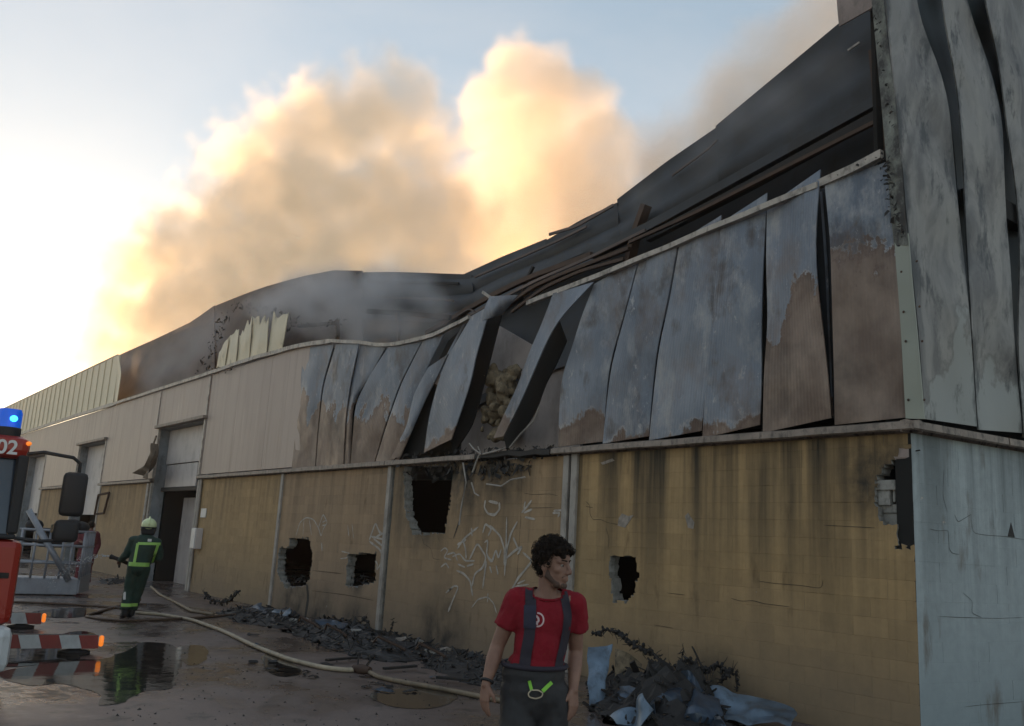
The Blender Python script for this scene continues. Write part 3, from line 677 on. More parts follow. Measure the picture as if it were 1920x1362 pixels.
# -- corner trim and the end wall sheets
panel('corner_trim', [(1630, -40), (1637, 30), (1656, 236), (1676, 460)], [(1654, -40), (1659, 30), (1684, 236), (1702, 460)], M['trim'], off=-.07, crumple=.03, m=6, char=.44, freq=3.0)
panel('corner_trim', [(1677, 455), (1688, 600), (1698, 785)], [(1703, 455), (1719, 620), (1733, 786)], M['trim'], off=-.065, crumple=.015, m=6, char=.16, freq=3.0, ragtop=.35)
EP = [
 ([(1655, -60), (1686, 236), (1705, 460), (1721, 600), (1735, 786)], [(1712, -60), (1722, 34), (1766, 135), (1781, 203), (1789, 304), (1798, 405), (1803, 440), (1820, 609), (1832, 800)], dict(paint=.13, lr=.10, char=.06)),
 ([(1762, -60), (1768, 20), (1797, 169), (1807, 304), (1812, 439), (1818, 541), (1830, 744), (1835, 806)], [(1800, -60), (1817, 20), (1854, 118), (1881, 220), (1882, 304), (1888, 439), (1894, 474), (1902, 643), (1917, 812)], dict(paint=.1, ll=.04, lr=.12, char=.08)),
 ([(1838, -60), (1851, 20), (1878, 135), (1887, 236), (1905, 338), (1914, 460), (1909, 643), (1920, 820)], [(1950, -60), (1965, 135), (1985, 338), (1995, 500), (2000, 643), (2010, 838)], dict(paint=.1, lr=.1, char=.08)),
 ([(1975, -60), (1998, 338), (2010, 643), (2012, 838)], [(2110, -60), (2120, 338), (2130, 643), (2140, 868)], dict(paint=.1, char=.05)),
 ([(2120, -60), (2130, 338), (2140, 643), (2142, 868)], [(2280, -60), (2285, 338), (2290, 643), (2295, 905)], dict(paint=.1, char=.05))]
for L, R, k in EP: panel('cladding_sheet', L, R, M['endsheet'], mapf=WE, off=-.06, bulge=.04, crumple=.05, n=26, **k)
panel('sheet_flange', [(1700, -60), (1722, 34), (1766, 135), (1784, 220), (1795, 350), (1801, 440), (1818, 609), (1831, 800)], [(1780, -60), (1790, 60), (1805, 169), (1815, 304), (1820, 439), (1826, 600), (1838, 806)], M['tealdark'], mapf=WE, off=.14, crumple=.08, n=24)
panel('sheet_flange', [(1796, -60), (1815, 20), (1852, 118), (1879, 220), (1880, 304), (1886, 439), (1900, 643), (1915, 812)], [(1860, -60), (1870, 20), (1890, 135), (1900, 236), (1915, 338), (1924, 460), (1920, 643), (1930, 820)], M['tealdark'], mapf=WE, off=.14, crumple=.08, n=24)
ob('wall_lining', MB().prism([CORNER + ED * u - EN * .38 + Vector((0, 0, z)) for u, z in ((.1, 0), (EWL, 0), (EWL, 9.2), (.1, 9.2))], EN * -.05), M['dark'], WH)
for k, (px, py) in enumerate(((1688, 510), (1692, 585), (1696, 640), (1701, 750), (1722, 575), (1727, 640), (1731, 750), (1717, 490))):
    q = W(px + 2, py, -.075); ob('screw_head', MB().ball(q, (.014, .008, .014), 8, 6), M['rust'], WH)
panel('fascia_panel', [(1566, -60), (1569, 10), (1573, 50)], [(1655, -60), (1642, -20), (1640, 12)], M['pinkpanel'], off=-.02, crumple=.03, m=8, n=8)

# -- the exposed inside of the roof parapet
def inner(top, bot, mt, y0, y1, name='parapet_sheet', cr=.04, n=12):
    """a sheet hung behind the gutter: top edge at depth y0, bottom edge at y1"""
    T = resample([Vector(p) for p in top], n); B = resample([Vector(p) for p in bot], n); rows = 9; vs = []
    for k in range(2):
        for i in range(rows):
            t = i / (rows - 1); y = y0 + (y1 - y0) * t
            for j in range(n):
                p = T[j].lerp(B[j], t); q0 = W(p.x, p.y, y)
                c = noise.noise(q0 * 1.1) * cr + noise.noise(q0 * 4) * cr * .25 + (.05 * math.sin(t * 16) * cr / .04 if name == 'parapet_sheet' else 0)
                vs.append(W(p.x, p.y, y + (c if i else c * .3)) + Vector((0, .02 * k, 0)))
    A = rows * n; fs = []
    for i in range(rows - 1):
        for j in range(n - 1):
            a = i * n + j; fs += [(a, a + n, a + n + 1, a + 1), (A + a, A + a + 1, A + a + n + 1, A + a + n)]
    for j in range(n - 1): fs += [(j, j + 1, A + j + 1, A + j)]
    for i in range(rows - 1):
        for a in (i * n, i * n + n - 1): fs += [(a, a + n, A + a + n, A + a)]
    return ob(name, MB().add(vs, fs), mt, WH, 45)
TOPS = [([(1342, 236), (1460, 138), (1575, 42), (1650, -20)], 1.0), ([(1157, 374), (1250, 303), (1342, 240)], 1.03), ([(1022, 452), (1090, 412), (1157, 380)], 1.0), ([(866, 516), (940, 482), (1024, 448)], 1.05), ([(668, 511), (740, 510), (800, 512), (884, 515)], 1.0)]
def purl(x):                                   # photo height of the main purlin
    P = [(600, 590), (700, 585), (850, 597), (920, 556), (990, 522), (1100, 481), (1220, 425), (1400, 325), (1655, 185)]
    for (a, b_), (c, d) in zip(P, P[1:]):
        if a <= x <= c: return b_ + (d - b_) * (x - a) / (c - a)
    return P[-1][1] if x > 1655 else P[0][1]
for tp, y in TOPS:
    inner(tp, [(p[0] + 6, purl(p[0] + 6) + 12) for p in tp], M['sheet_dark'], y, .75)
    inner([(p[0], purl(p[0]) - 4) for p in tp], [(p[0], purl(p[0]) + 190) for p in tp], M['sheet_dark'], 1.25, .55, cr=.03)
inner([(398, 576), (450, 555), (490, 540), (560, 520), (625, 507), (679, 508)], [(398, 720), (450, 700), (490, 690), (560, 676), (625, 670), (679, 672)], M['sheet_brown'], 1.0, .5, cr=.05)
inner([(219, 668), (300, 632), (360, 603), (402, 573)], [(219, 775), (300, 745), (360, 728), (402, 715)], M['sheet_brown'], 1.0, .35, cr=.05)
# light edge of the sheets seen against the sky, purlins, posts
def beam(px, mt, w_=.08, h_=.12, y=.5, name='purlin'):
    P = smoothpts(resample([Vector(p) for p in px], 16), 1); b = MB(); V_ = [W(p.x, p.y, y) for p in P]
    for a, c in zip(V_, V_[1:]): b.bar(a, c, w_, h_)
    return ob(name, b, mt, WH)
beam([(1655, 185), (1400, 325), (1220, 425), (1110, 478)], M['sheet_dark'], .1, .14, .62)
beam([(1110, 478), (990, 522), (920, 556), (850, 597), (800, 625)], M['rust'], .08, .09, .55)
beam([(1655, 212), (1400, 352), (1215, 447)], M['char'], .1, .12, .60)
beam([(1180, 466), (1060, 512), (1000, 538), (955, 572), (930, 590)], M['rust'], .07, .06, .45)
beam([(1650, 225), (1300, 402), (1180, 455)], M['rust'], .05, .05, .45)
beam([(690, 584), (760, 588), (845, 596)], M['char'], .08, .10, .5); beam([(560, 612), (630, 606)], M['char'], .08, .08, .45)
beam([(1640, 95), (1648, 180), (1655, 285)], M['rust'], .12, .10, .3, 'steel_post'); beam([(1212, 385), (1192, 440), (1178, 500)], M['rust'], .16, .1, .66, 'steel_post')
beam([(1030, 440), (1080, 425), (1150, 385)], M['sheet_brown'], .03, .05, .85); beam([(1260, 330), (1330, 278), (1345, 262)], M['sheet_brown'], .02, .03, .85)
beam([(1590, 95), (1612, 80)], M['gutter'], .02, .03, .8)
beam([(1210, 432), (1100, 486), (1010, 524), (940, 560), (880, 592)], M['sheet_brown'], .03, .05, .5); beam([(1170, 486), (1090, 508), (1020, 540), (960, 585)], M['rust'], .05, .05, .4)
beam([(1100, 425), (1050, 450), (960, 490), (890, 520)], M['sheet_brown'], .03, .04, .83); beam([(690, 528), (780, 530), (860, 532)], M['char'], .04, .05, .85); beam([(690, 556), (780, 560), (850, 564)], M['sheet_brown'], .03, .04, .7)
beam([(745, 588), (748, 612), (746, 640)], M['rust'], .08, .06, .45, 'steel_post'); beam([(632, 600), (634, 625), (632, 640)], M['rust'], .08, .06, .4, 'steel_post')
beam([(1000, 500), (985, 530), (978, 560)], M['char'], .05, .05, .6, 'steel_post'); beam([(905, 548), (925, 562), (950, 560)], M['gutter'], .03, .05, .1); beam([(860, 592), (880, 580), (890, 584)], M['sheet_brown'], .05, .02, .1)
# blackened rags of sheet at the broken edges
rg = MB(); rn = random.Random(5)
def rags(path, n, ln, y, spread=10):
    P = resample([Vector(p) for p in path], n)
    for p in P:
        for _ in range(6):
            a = W(p.x + rn.uniform(-spread, spread), p.y + rn.uniform(-spread, spread), y + rn.uniform(-.05, .1)); l = ln * .42 * rn.uniform(.2, 1) ** 1.5
            d1 = Vector((rn.uniform(-1, 1), rn.uniform(-.4, .3), rn.uniform(-1, .6))).normalized() * l
            d2_ = Vector((rn.uniform(-1, 1), rn.uniform(-.4, .3), rn.uniform(-1, 1))).normalized() * l * .5
            rg.add([a, a + d1, a + d1 * .6 + d2_, a + d2_], [(0, 1, 2, 3)])
rags([(420, 590), (405, 640), (385, 690), (372, 712)], 26, .42, .2, 9); rags([(440, 575), (480, 575), (520, 590), (560, 600)], 20, .4, .35, 10)
rags([(1638, 20), (1655, 120), (1672, 236)], 18, .12, -.09, 5); rags([(1660, 290), (1672, 380), (1684, 440)], 22, .2, -.09, 8); rags([(1560, 330), (1650, 290)], 10, .12, -.10, 5)
rags([(750, 862), (860, 852), (960, 850), (1045, 842)], 40, .32, -.05, 9); rags([(850, 868), (900, 880), (985, 868)], 50, .45, -.03, 14); rags([(545, 612), (640, 604)], 12, .3, .3, 6)
rags([(385, 702), (430, 690)], 8, .3, -.1, 6)
rags([(770, 885), (830, 885)], 10, .5, .12, 14); rags([(530, 1085), (572, 1090)], 10, .35, .12, 8); rags([(655, 1090), (695, 1088)], 8, .3, .12, 8); rags([(1690, 850), (1715, 850)], 5, .3, .1, 8)
ob('charred_rags', rg, M['char'], WH, kind='stuff')
wi = MB()
for px in ([(880, 832), (888, 842), (902, 852)], [(896, 838), (901, 848), (893, 866), (886, 886)], [(905, 852), (930, 846), (948, 840)], [(868, 868), (874, 905), (866, 945), (861, 985)], [(884, 905), (890, 925), (898, 930)], [(912, 908), (940, 912), (958, 900), (985, 895)], [(955, 840), (975, 815), (1000, 790), (1012, 760)]):
    wi.tube([W(a, b_, -.16) for a, b_ in px], .014, 5)
ob('hanging_wire', wi, M['post'], WH)
# hollow blocks bared inside the corner hole
for i, (a, b_, c, d) in enumerate(((1640, 900, 1680, 920), (1646, 912, 1668, 948), (1672, 905, 1676, 942), (1642, 945, 1680, 962), (1645, 962, 1681, 1010))):
    p = W(a, d, .05); q = W(c, b_, .05)
    ob('concrete_block', MB().box((p.x, .03 + .02 * i, p.z), (q.x, .2, q.z), bev=.012), M['concrete'], WB[0], tint=0.0, streak=0.0, u0=0.0)
p = W(1668, 862); q = W(1712, 836); ob('lintel_block', MB().box((p.x, .004, p.z), (q.x - .03, .12, q.z), bev=.02), M['pinkpanel'], WB[0])

# -- shell that closes the dark inside
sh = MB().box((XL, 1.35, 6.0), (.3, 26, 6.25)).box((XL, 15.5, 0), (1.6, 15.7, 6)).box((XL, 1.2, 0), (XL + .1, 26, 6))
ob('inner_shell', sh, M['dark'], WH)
pt = [W(a, b_, .62) for a, b_ in ((860, 900), (880, 640), (934, 611), (1010, 655), (1075, 690), (1090, 860))]
ob('inner_partition', MB().prism(pt, (0, .06, 0)), M['grey_int'], WH)
ob('light_stop_board', MB().prism([W(a, b_, .33) for a, b_ in ((560, 664), (622, 652), (700, 658), (790, 660), (770, 760), (735, 870), (560, 885))], (0, .04, 0)), M['dark'], WH)  # dark board added behind the sheets to stop light leaking through their gaps
ob('inner_partition', MB().prism([W(a, b_, 1.1) for a, b_ in ((760, 900), (760, 560), (1120, 560), (1120, 900))], (0, .1, 0)), M['tealdark'], WH)

# ------------------------------------------------------------------ marks on the walls
def wall_ribbon(name, lines, w_, mt, parent, y=-.006, mapf=W, taper=True):
    if 1 < len(lines) <= 8:
        for l_ in lines: wall_ribbon(name, [l_], w_, mt, parent, y, mapf)
        return
    b = MB()
    for ln in lines:
        P = smoothpts(resample([Vector(p) for p in ln], max(4, 4 * len(ln))), 1)
        V_ = [mapf(p.x, p.y, y) for p in P]; vs = []
        nrm = Vector((0, -1, 0)) if mapf is W else EN
        for i, v in enumerate(V_):
            t = (V_[min(i + 1, len(V_) - 1)] - V_[max(0, i - 1)]).normalized(); s_ = t.cross(nrm)
            k = w_ * (.6 + .5 * abs(noise.noise(v * 4))) * (1 if not taper or 0 < i < len(V_) - 1 else .35)
            vs += [v + s_ * k / 2 + nrm * .0, v - s_ * k / 2]
        n = len(V_); b.add(vs + [v - nrm * .003 for v in vs], [(2 * i, 2 * i + 1, 2 * i + 3, 2 * i + 2) for i in range(n - 1)])
    return ob(name, b, mt, parent)
tagB = [[(857, 1030), (870, 1010), (897, 988)], [(884, 990), (885, 1006)], [(868, 1013), (873, 1030), (874, 1048)], [(857, 1022), (874, 1012)], [(905, 1000), (910, 982), (922, 992), (915, 1005)], [(918, 985), (938, 1005), (946, 1030), (945, 1060)],
        [(880, 1050), (895, 1018), (912, 1045), (905, 1066), (890, 1075), (885, 1100)], [(908, 1018), (915, 1012), (912, 1040), (922, 1055), (930, 1030), (934, 1048), (940, 1030)], [(950, 970), (949, 1020), (946, 1080)], [(970, 978), (958, 1000), (950, 1030), (948, 1062)], [(948, 1048), (966, 1032), (980, 1024), (970, 1040)],
        [(962, 1008), (972, 1030)], [(856, 1070), (870, 1076), (882, 1090), (886, 1118)], [(912, 1052), (908, 1080), (905, 1104)], [(875, 1062), (888, 1058)], [(980, 1036), (998, 1052), (985, 1068), (970, 1086), (958, 1110)], [(918, 1062), (922, 1075)], [(930, 1060), (934, 1078)]]
tagS = [[(826, 1034), (834, 1027), (840, 1032), (832, 1046), (846, 1050)], [(838, 1040), (852, 1036), (858, 1052)], [(848, 1044), (862, 1038), (872, 1052), (890, 1052)], [(826, 1064), (836, 1056), (842, 1066)], [(858, 1058), (872, 1064)]]
wall_ribbon('graffiti', tagB, .055, M['graf'], WB[1]); wall_ribbon('graffiti', tagS, .042, M['graf'], WB[1])
wall_ribbon('graffiti', [[(910, 938), (908, 952), (915, 964), (928, 966), (937, 955), (936, 942)], [(916, 940), (934, 944)]], .055, M['graf'], WB[1])
wall_ribbon('graffiti', [[(978, 962), (990, 948), (997, 938)], [(982, 962), (998, 955)], [(984, 970), (1003, 974)], [(985, 940), (982, 955)]], .055, M['graf'], WB[1])
wall_ribbon('graffiti', [[(836, 1112), (852, 1098), (860, 1100), (848, 1128), (840, 1148)], [(838, 1110), (848, 1102)]], .05, M['graf'], WB[1])
wall_ribbon('graffiti', [[(884, 1140), (896, 1124), (914, 1119), (926, 1132), (931, 1150)], [(915, 1112), (914, 1130)], [(970, 1095), (985, 1088)], [(965, 1100), (992, 1096)]], .035, M['graf'], WB[1])
wall_ribbon('graffiti', [[(1036, 962), (1050, 962), (1046, 970)], [(1038, 958), (1055, 957)]], .05, M['graf'], WB[1])
wall_ribbon('graffiti', [[(555, 1005), (562, 980), (574, 970), (588, 974), (597, 990), (602, 1006)], [(570, 975), (568, 1004)], [(580, 974), (584, 1004)], [(597, 990), (602, 975), (606, 964), (614, 980), (606, 992), (602, 1006)], [(604, 980), (612, 976)], [(604, 986), (612, 984)]], .04, M['graf'], WB[2])
wall_ribbon('graffiti', [[(603, 1018), (604, 1034)]], .07, M['graf'], WB[2])
wall_ribbon('graffiti', [[(692, 1014), (704, 980), (712, 1000), (718, 1002)], [(695, 1006), (720, 1012)], [(692, 1015), (712, 1030), (720, 1048), (706, 1070), (708, 1056), (703, 1052)], [(700, 1010), (720, 1026)], [(704, 1008), (718, 1000)]], .06, M['graf'], WB[2])
wall_ribbon('graffiti', [[(640, 1034), (656, 1038)], [(638, 1048), (652, 1046)], [(660, 982), (663, 1010)], [(652, 985), (654, 1006)]], .035, M['graf'], WB[2])
ck = dict(w_=.008, mt=M['char'], y=-.0045)
wall_ribbon('crack', [[(1098, 940), (1106, 948), (1106, 965), (1112, 975), (1126, 974), (1138, 980), (1160, 984)], [(1136, 990), (1142, 1010), (1140, 1030)], [(1098, 950), (1112, 952)]], parent=WB[0], **ck)
wall_ribbon('crack', [[(1370, 1122), (1390, 1128), (1412, 1126), (1430, 1132), (1480, 1138)], [(1226, 1172), (1262, 1178)], [(1250, 1112), (1285, 1116)], [(1422, 1090), (1450, 1094), (1500, 1098), (1541, 1104), (1543, 1088)], [(1545, 985), (1580, 987), (1640, 990)]], parent=WB[0], **ck)
wall_ribbon('crack', [[(978, 870), (977, 960), (972, 1040), (968, 1100)], [(982, 925), (1000, 928), (1030, 926), (1046, 930)], [(984, 953), (1040, 952)], [(790, 1003), (794, 1020), (808, 1028), (812, 1048), (826, 1050)], [(820, 1004), (824, 1016)]], parent=WB[1], **ck)
wall_ribbon('crack', [[(872, 905), (868, 940), (862, 975), (850, 1010)], [(884, 910), (890, 925), (896, 928)]], w_=.035, mt=M['char'], parent=WB[1], y=-.0045)
wall_ribbon('crack', [[(575, 1095), (578, 1120), (572, 1160)]], w_=.14, mt=M['char'], parent=WB[2], y=-.0045)
wall_ribbon('crack', [[(585, 1070), (640, 1076)], [(585, 1108), (650, 1116), (700, 1126)]], w_=.02, mt=M['rust'], parent=WB[2], y=-.0045)
wall_ribbon('crack', [[(1743, 992), (1760, 996), (1778, 994), (1780, 1030), (1785, 1038), (1800, 1040)], [(1820, 960), (1824, 1000), (1850, 1004), (1885, 1006), (1920, 1012)], [(1790, 965), (1796, 980), (1822, 964)], [(1760, 1156), (1800, 1158), (1870, 1160), (1920, 1158)], [(1806, 1112), (1824, 1128), (1822, 1150), (1840, 1158)], [(1808, 1326), (1840, 1322), (1920, 1316)], [(1770, 880), (1768, 930), (1776, 960)]], parent=EW, mapf=WE, **{**ck, 'w_': .0055})
b = MB().prism([WE(1890, 1006, -.004), WE(1896, 980, -.004), (WE(1903, 1008, -.004))], EN * -.01); ob('chipped_spot', b, M['char'], EW)
for px in ([(1160, 972), (1166, 963), (1178, 968), (1188, 966), (1180, 978), (1172, 990), (1158, 986)], [(1284, 968), (1290, 962), (1302, 980), (1300, 992), (1290, 990)], [(1126, 868), (1148, 860), (1152, 864), (1130, 872)]):
    q = [W(a, b_, -.005) for a, b_ in px]; ob('bare_patch', MB().prism(q, (0, .003, 0)), M['patch'], WB[0])

# ------------------------------------------------------------------ things on and by the building
def lumps(c, r, n, seed, mt, name, label, cat, sq=(1, 1, .6), voxel=.02, amp=.05):
    rd = random.Random(seed); b = MB()
    for _ in range(n):
        b.ball(Vector(c) + Vector((rd.uniform(-1, 1) * r[0], rd.uniform(-1, 1) * r[1], rd.uniform(-1, 1) * r[2])), rd.uniform(.3, 1.0) * min(r), 8, 6)
    m = fuse(b, voxel, 1)
    for v in m.vertices: v.co += noise.noise_vector(v.co * 7) * amp
    return tag(ob(name, m, mt, None, 60), label, cat)
def fuse(b, voxel, sm=4, fac=.5):              # melts overlapping shapes into one continuous skin
    me = b.mesh('skin'); o = bpy.data.objects.new('skin', me); COL.objects.link(o)
    r_ = o.modifiers.new('r', 'REMESH'); r_.mode = 'VOXEL'; r_.voxel_size = voxel
    if sm: s_ = o.modifiers.new('s', 'SMOOTH'); s_.iterations = sm; s_.factor = fac
    dg = bpy.context.evaluated_depsgraph_get(); m = bpy.data.meshes.new_from_object(o.evaluated_get(dg)); bpy.data.objects.remove(o)
    m.polygons.foreach_set('use_smooth', [True] * len(m.polygons)); return m
c = W(938, 755, .35)
lumps(c, (.36, .14, .62), 90, 3, M['straw'], 'insulation_bundle', 'singed brown bundle of insulation bulging behind the torn cladding strips', 'insulation')
cl = MB(); rows = []
Lc = smoothpts(resample([Vector(p) for p in ((289, 832), (283, 850), (276, 870), (262, 880), (250, 886))], 12)); Rc = smoothpts(resample([Vector(p) for p in ((290, 832), (292, 845), (294, 858), (287, 880), (279, 899))], 12))
vs = []
for i in range(12):
    for j in range(7):
        p = Lc[i].lerp(Rc[j and i or i], j / 6); q = W(p.x, p.y, -.35); q.y += .12 * math.sin(j * 1.5 + i * .3); vs.append(q)
cl.add(vs, [(i * 7 + j, i * 7 + j + 7, i * 7 + j + 8, i * 7 + j + 1) for i in range(11) for j in range(6)])
cl.tube([W(293, 818, -.1), W(287, 835, -.33), W(284, 846, -.36)], .03, 6)
tag(ob('torn_sheet', cl, M['rag'], None, 60), 'torn brown sheet dangling from the corner of the open loading door', 'torn sheet')
p = G(318, 1088)
cn = thing('traffic_cone', 'orange red traffic cone standing in the open loading doorway', 'traffic cone', (p.x, p.y, 0))
ob('cone_base', MB().box((-.25, -.25, 0), (.25, .25, .05), bev=.015), M['conered'], cn); ob('cone_body', MB().lathe([(.2, .05), (.05, .85), (.03, .87)], 16), M['conered'], cn, 40); ob('reflective_band', MB().lathe([(.152, .28), (.113, .48)], 16).lathe([(.15, .28), (.15, .281)], 16), M['white'], cn, 40)

# ------------------------------------------------------------------ hoses
def hose(px, r, mt, label, name='fire_hose', couple=None, n=60, lift=0):
    P = smoothpts(resample([Vector(p) for p in px], n), 3)
    V_ = [G(q.x, q.y, r * .9) + Vector((0, 0, lift * math.sin(PI * i / (n - 1)))) for i, q in enumerate(P)]
    o = ob(name, MB().tube(V_, r, 10, flat=.85), mt, None, 180); tag(o, label, 'fire hose', 'fire hoses lying on the wet yard'); return o
hose([(255, 1149), (300, 1152), (360, 1162), (420, 1184), (480, 1213), (540, 1236), (600, 1251), (648, 1257), (668, 1256)], .036, M['hose'], 'thick cream fire hose curving from the firefighter to the metal coupling')
hose([(688, 1258), (710, 1270), (760, 1280), (830, 1292), (900, 1306), (960, 1318)], .034, M['hose2'], 'tan fire hose running from the coupling behind the man in red')
hose([(0, 1128), (60, 1130), (130, 1133), (190, 1137), (245, 1142), (300, 1150)], .03, M['hosed'], 'dark wet hose stretched straight past the rescue basket to the firefighter')
hose([(165, 1153), (190, 1146), (220, 1137), (250, 1132), (275, 1133)], .03, M['hosed'], 'brown hose forming the upper arm of a bend beside the firefighter')
hose([(162, 1156), (190, 1161), (225, 1164), (300, 1162), (380, 1158), (470, 1150)], .03, M['hosed'], 'brown hose lying low across the yard in front of the firefighter')
hose([(283, 1100), (300, 1115), (330, 1130), (360, 1146), (400, 1152)], .035, M['hose2'], 'tan hose coming out of the open loading doorway')
p = G(678, 1257, .04)
cp = thing('hose_coupling', 'dark metal hose coupling with levers joining the cream and tan hoses', 'hose coupling', (p.x, p.y, 0), .35)
ob('coupling_body', MB().tube([(-.14, 0, .05), (-.05, 0, .05), (-.05, 0, .05), (.05, 0, .05), (.14, 0, .05)], [.045, .05, .065, .065, .045], 12), M['rust'], cp, 40)
for s_ in (-1, 1): ob('lever', MB().bar((s_ * .07, .0, .09), (s_ * .12, .06, .22), .02, .03).ball((s_ * .12, .06, .22), .03, 8, 6), M['char'], cp)

# ------------------------------------------------------------------ debris along the wall
rd = random.Random(11)
def heap(name, outline, hgt, label, seed, mt, nsh=150, big=.5):
    """charred rubble heap: a bumpy mound bristling with shards"""
    P = [G(*p) for p in outline]; poly = [(p.x, p.y) for p in P]; rd = random.Random(seed)
    x0, x1 = min(p[0] for p in poly), max(p[0] for p in poly); y0, y1 = min(p[1] for p in poly), max(p[1] for p in poly)
    def edge(x, y):
        d = 9
        for i in range(len(poly)):
            a, c = Vector(poly[i - 1]), Vector(poly[i]); t = max(0, min(1, (Vector((x, y)) - a).dot(c - a) / max(1e-6, (c - a).length_squared))); d = min(d, (Vector((x, y)) - a.lerp(c, t)).length)
        return d
    nx, ny = int((x1 - x0) / .09) + 2, int((y1 - y0) / .07) + 2; b = MB(); idx = {}; vs = []
    def hh(x, y):
        e = edge(x, y) if inpoly(x, y, poly) else -edge(x, y)
        n_ = noise.noise(Vector((x * 1.6, y * 1.6, seed))) * .5 + noise.noise(Vector((x * 5, y * 5, seed))) * .35 + noise.noise(Vector((x * 13, y * 13, seed))) * .2
        return max(-.02, min(1, e / .55) * hgt * (.45 + n_) if e > 0 else -.02)
    for j in range(ny):
        for i in range(nx):
            x, y = x0 + (x1 - x0) * i / (nx - 1), y0 + (y1 - y0) * j / (ny - 1)
            if inpoly(x, y, poly): idx[i, j] = len(vs); vs.append((x + rd.uniform(-.02, .02), y + rd.uniform(-.02, .02), hh(x, y)))
    fs = [(idx[i, j], idx[i + 1, j], idx[i + 1, j + 1], idx[i, j + 1]) for j in range(ny - 1) for i in range(nx - 1) if all(k in idx for k in ((i, j), (i + 1, j), (i + 1, j + 1), (i, j + 1)))]
    b.add(vs, fs)
    k = 0
    while k < nsh:
        x, y = rd.uniform(x0, x1), rd.uniform(y0, y1)
        if not inpoly(x, y, poly): continue
        k += 1; c = Vector((x, y, hh(x, y) + .01)); l = big * rd.uniform(.15, 1) ** 1.5 * .6; w_ = rd.uniform(.006, .022) if rd.random() < .55 else rd.uniform(.02, .075)
        d = Vector((rd.uniform(-1, 1), rd.uniform(-.6, .6), rd.uniform(-.1, .45))).normalized(); s_ = d.cross(Vector((rd.uniform(-.5, .5), rd.uniform(-.5, .5), 1))).normalized()
        q = [c - d * l / 2 - s_ * w_ / 2, c + d * l / 2 - s_ * w_ * rd.uniform(.2, .6), c + d * l * .4 + s_ * w_ / 2, c - d * l * .5 + s_ * w_ * rd.uniform(.2, .6)]
        b.prism(q, d.cross(s_) * rd.uniform(.008, .03))
    return ob(name, b, mt, None, kind='stuff', label=label)
heap('rubble', [(405, 1152), (440, 1138), (520, 1142), (570, 1152), (560, 1176), (520, 1180), (440, 1168)], .13, 'low black rubble by the post between the two left bays', 4, M['rubble'], 260, .6)
heap('rubble', [(540, 1186), (590, 1160), (650, 1166), (715, 1186), (800, 1204), (830, 1222), (800, 1240), (740, 1244), (670, 1236), (600, 1212)], .19, 'charred black rubble strewn under the two square wall openings', 5, M['rubble'], 460, .7)
heap('rubble', [(800, 1216), (860, 1218), (930, 1242), (1000, 1262), (1000, 1300), (900, 1290), (840, 1270), (790, 1250)], .11, 'low black rubble by the wall behind the man in red', 7, M['rubble'], 260, .6)
heap('rubble', [(180, 1092), (235, 1086), (245, 1092), (200, 1098)], .3, 'small dark rubble heap beside the far wall', 9, M['rubble'], 30, .7)
heap('rubble', [(1100, 1276), (1200, 1296), (1330, 1322), (1410, 1340), (1390, 1375), (1260, 1385), (1110, 1345)], .62, 'black tangle of burnt matter heaped behind the fallen metal sheets', 6, M['char'], 420, .45)
def shard(pts, mt, label, name='burnt_sheet', cat='metal sheet', seed=0, cr=.05, th=.012, nn=18):
    """crumpled sheet spanned between four corners given as (photo x, photo y, depth Y)"""
    A, B, C_, D = [W(*p) for p in pts]; vs = []
    for k in (0, 1):
        for i in range(nn):
            for j in range(nn):
                u, v = i / (nn - 1), j / (nn - 1); q = A.lerp(B, u).lerp(D.lerp(C_, u), v)
                q = q + noise.noise_vector(q * 2.2 + Vector((seed, 0, 0))) * cr * 1.6 + noise.noise_vector(q * 6 + Vector((seed, 0, 0))) * cr * .5 + Vector((.3, -1, .6)) * (abs(noise.noise(q * 2.6 + Vector((seed, 3, 0)))) - .2) * cr * 3.2 + Vector((0, th * k, 0)); q.z = max(q.z, .006); vs.append(q)
    n2 = nn * nn; fs = [(i * nn + j, i * nn + nn + j, i * nn + nn + j + 1, i * nn + j + 1) for i in range(nn - 1) for j in range(nn - 1)]
    fs += [tuple(n2 + x for x in f[::-1]) for f in fs]
    rim = [i * nn for i in range(nn)] + [(nn - 1) * nn + j for j in range(1, nn)] + [i * nn + nn - 1 for i in range(nn - 2, -1, -1)] + [j for j in range(nn - 2, 0, -1)]
    fs += [(rim[i], rim[(i + 1) % len(rim)], rim[(i + 1) % len(rim)] + n2, rim[i] + n2) for i in range(len(rim))]
    o = ob(name, MB().add(vs, fs), mt, None, 28); tag(o, label, cat, 'fallen pieces of burnt cladding'); return o
shard([(1100, 1212, -1.3), (1150, 1205, -1.1), (1122, 1372, -1.7), (1104, 1372, -1.9)], M['bluesheet'], 'upright pale blue strip of fallen cladding beside the man in red', seed=1, cr=.03)
shard([(1146, 1300, -1.35), (1236, 1268, -1.2), (1260, 1400, -1.9), (1130, 1410, -2.1)], M['bluedark'], 'dark blue crumpled sheet in the middle of the burnt heap', seed=2, cr=.09)
shard([(1222, 1262, -1.15), (1336, 1290, -1.0), (1372, 1410, -1.8), (1235, 1415, -1.9)], M['bluedark'], 'broad dark blue folded sheet leaning on the block wall', seed=3, cr=.10)
shard([(1322, 1284, -.75), (1484, 1324, -.45), (1482, 1366, -.8), (1318, 1356, -1.3)], M['bluesheet'], 'long pale blue sheet lying at the right end of the burnt heap', seed=4, cr=.045)
shard([(1150, 1350, -2.0), (1205, 1310, -1.9), (1225, 1330, -2.0), (1170, 1400, -2.3)], M['bluesheet'], 'small grey curled sheet low in the burnt heap', seed=5, cr=.05)
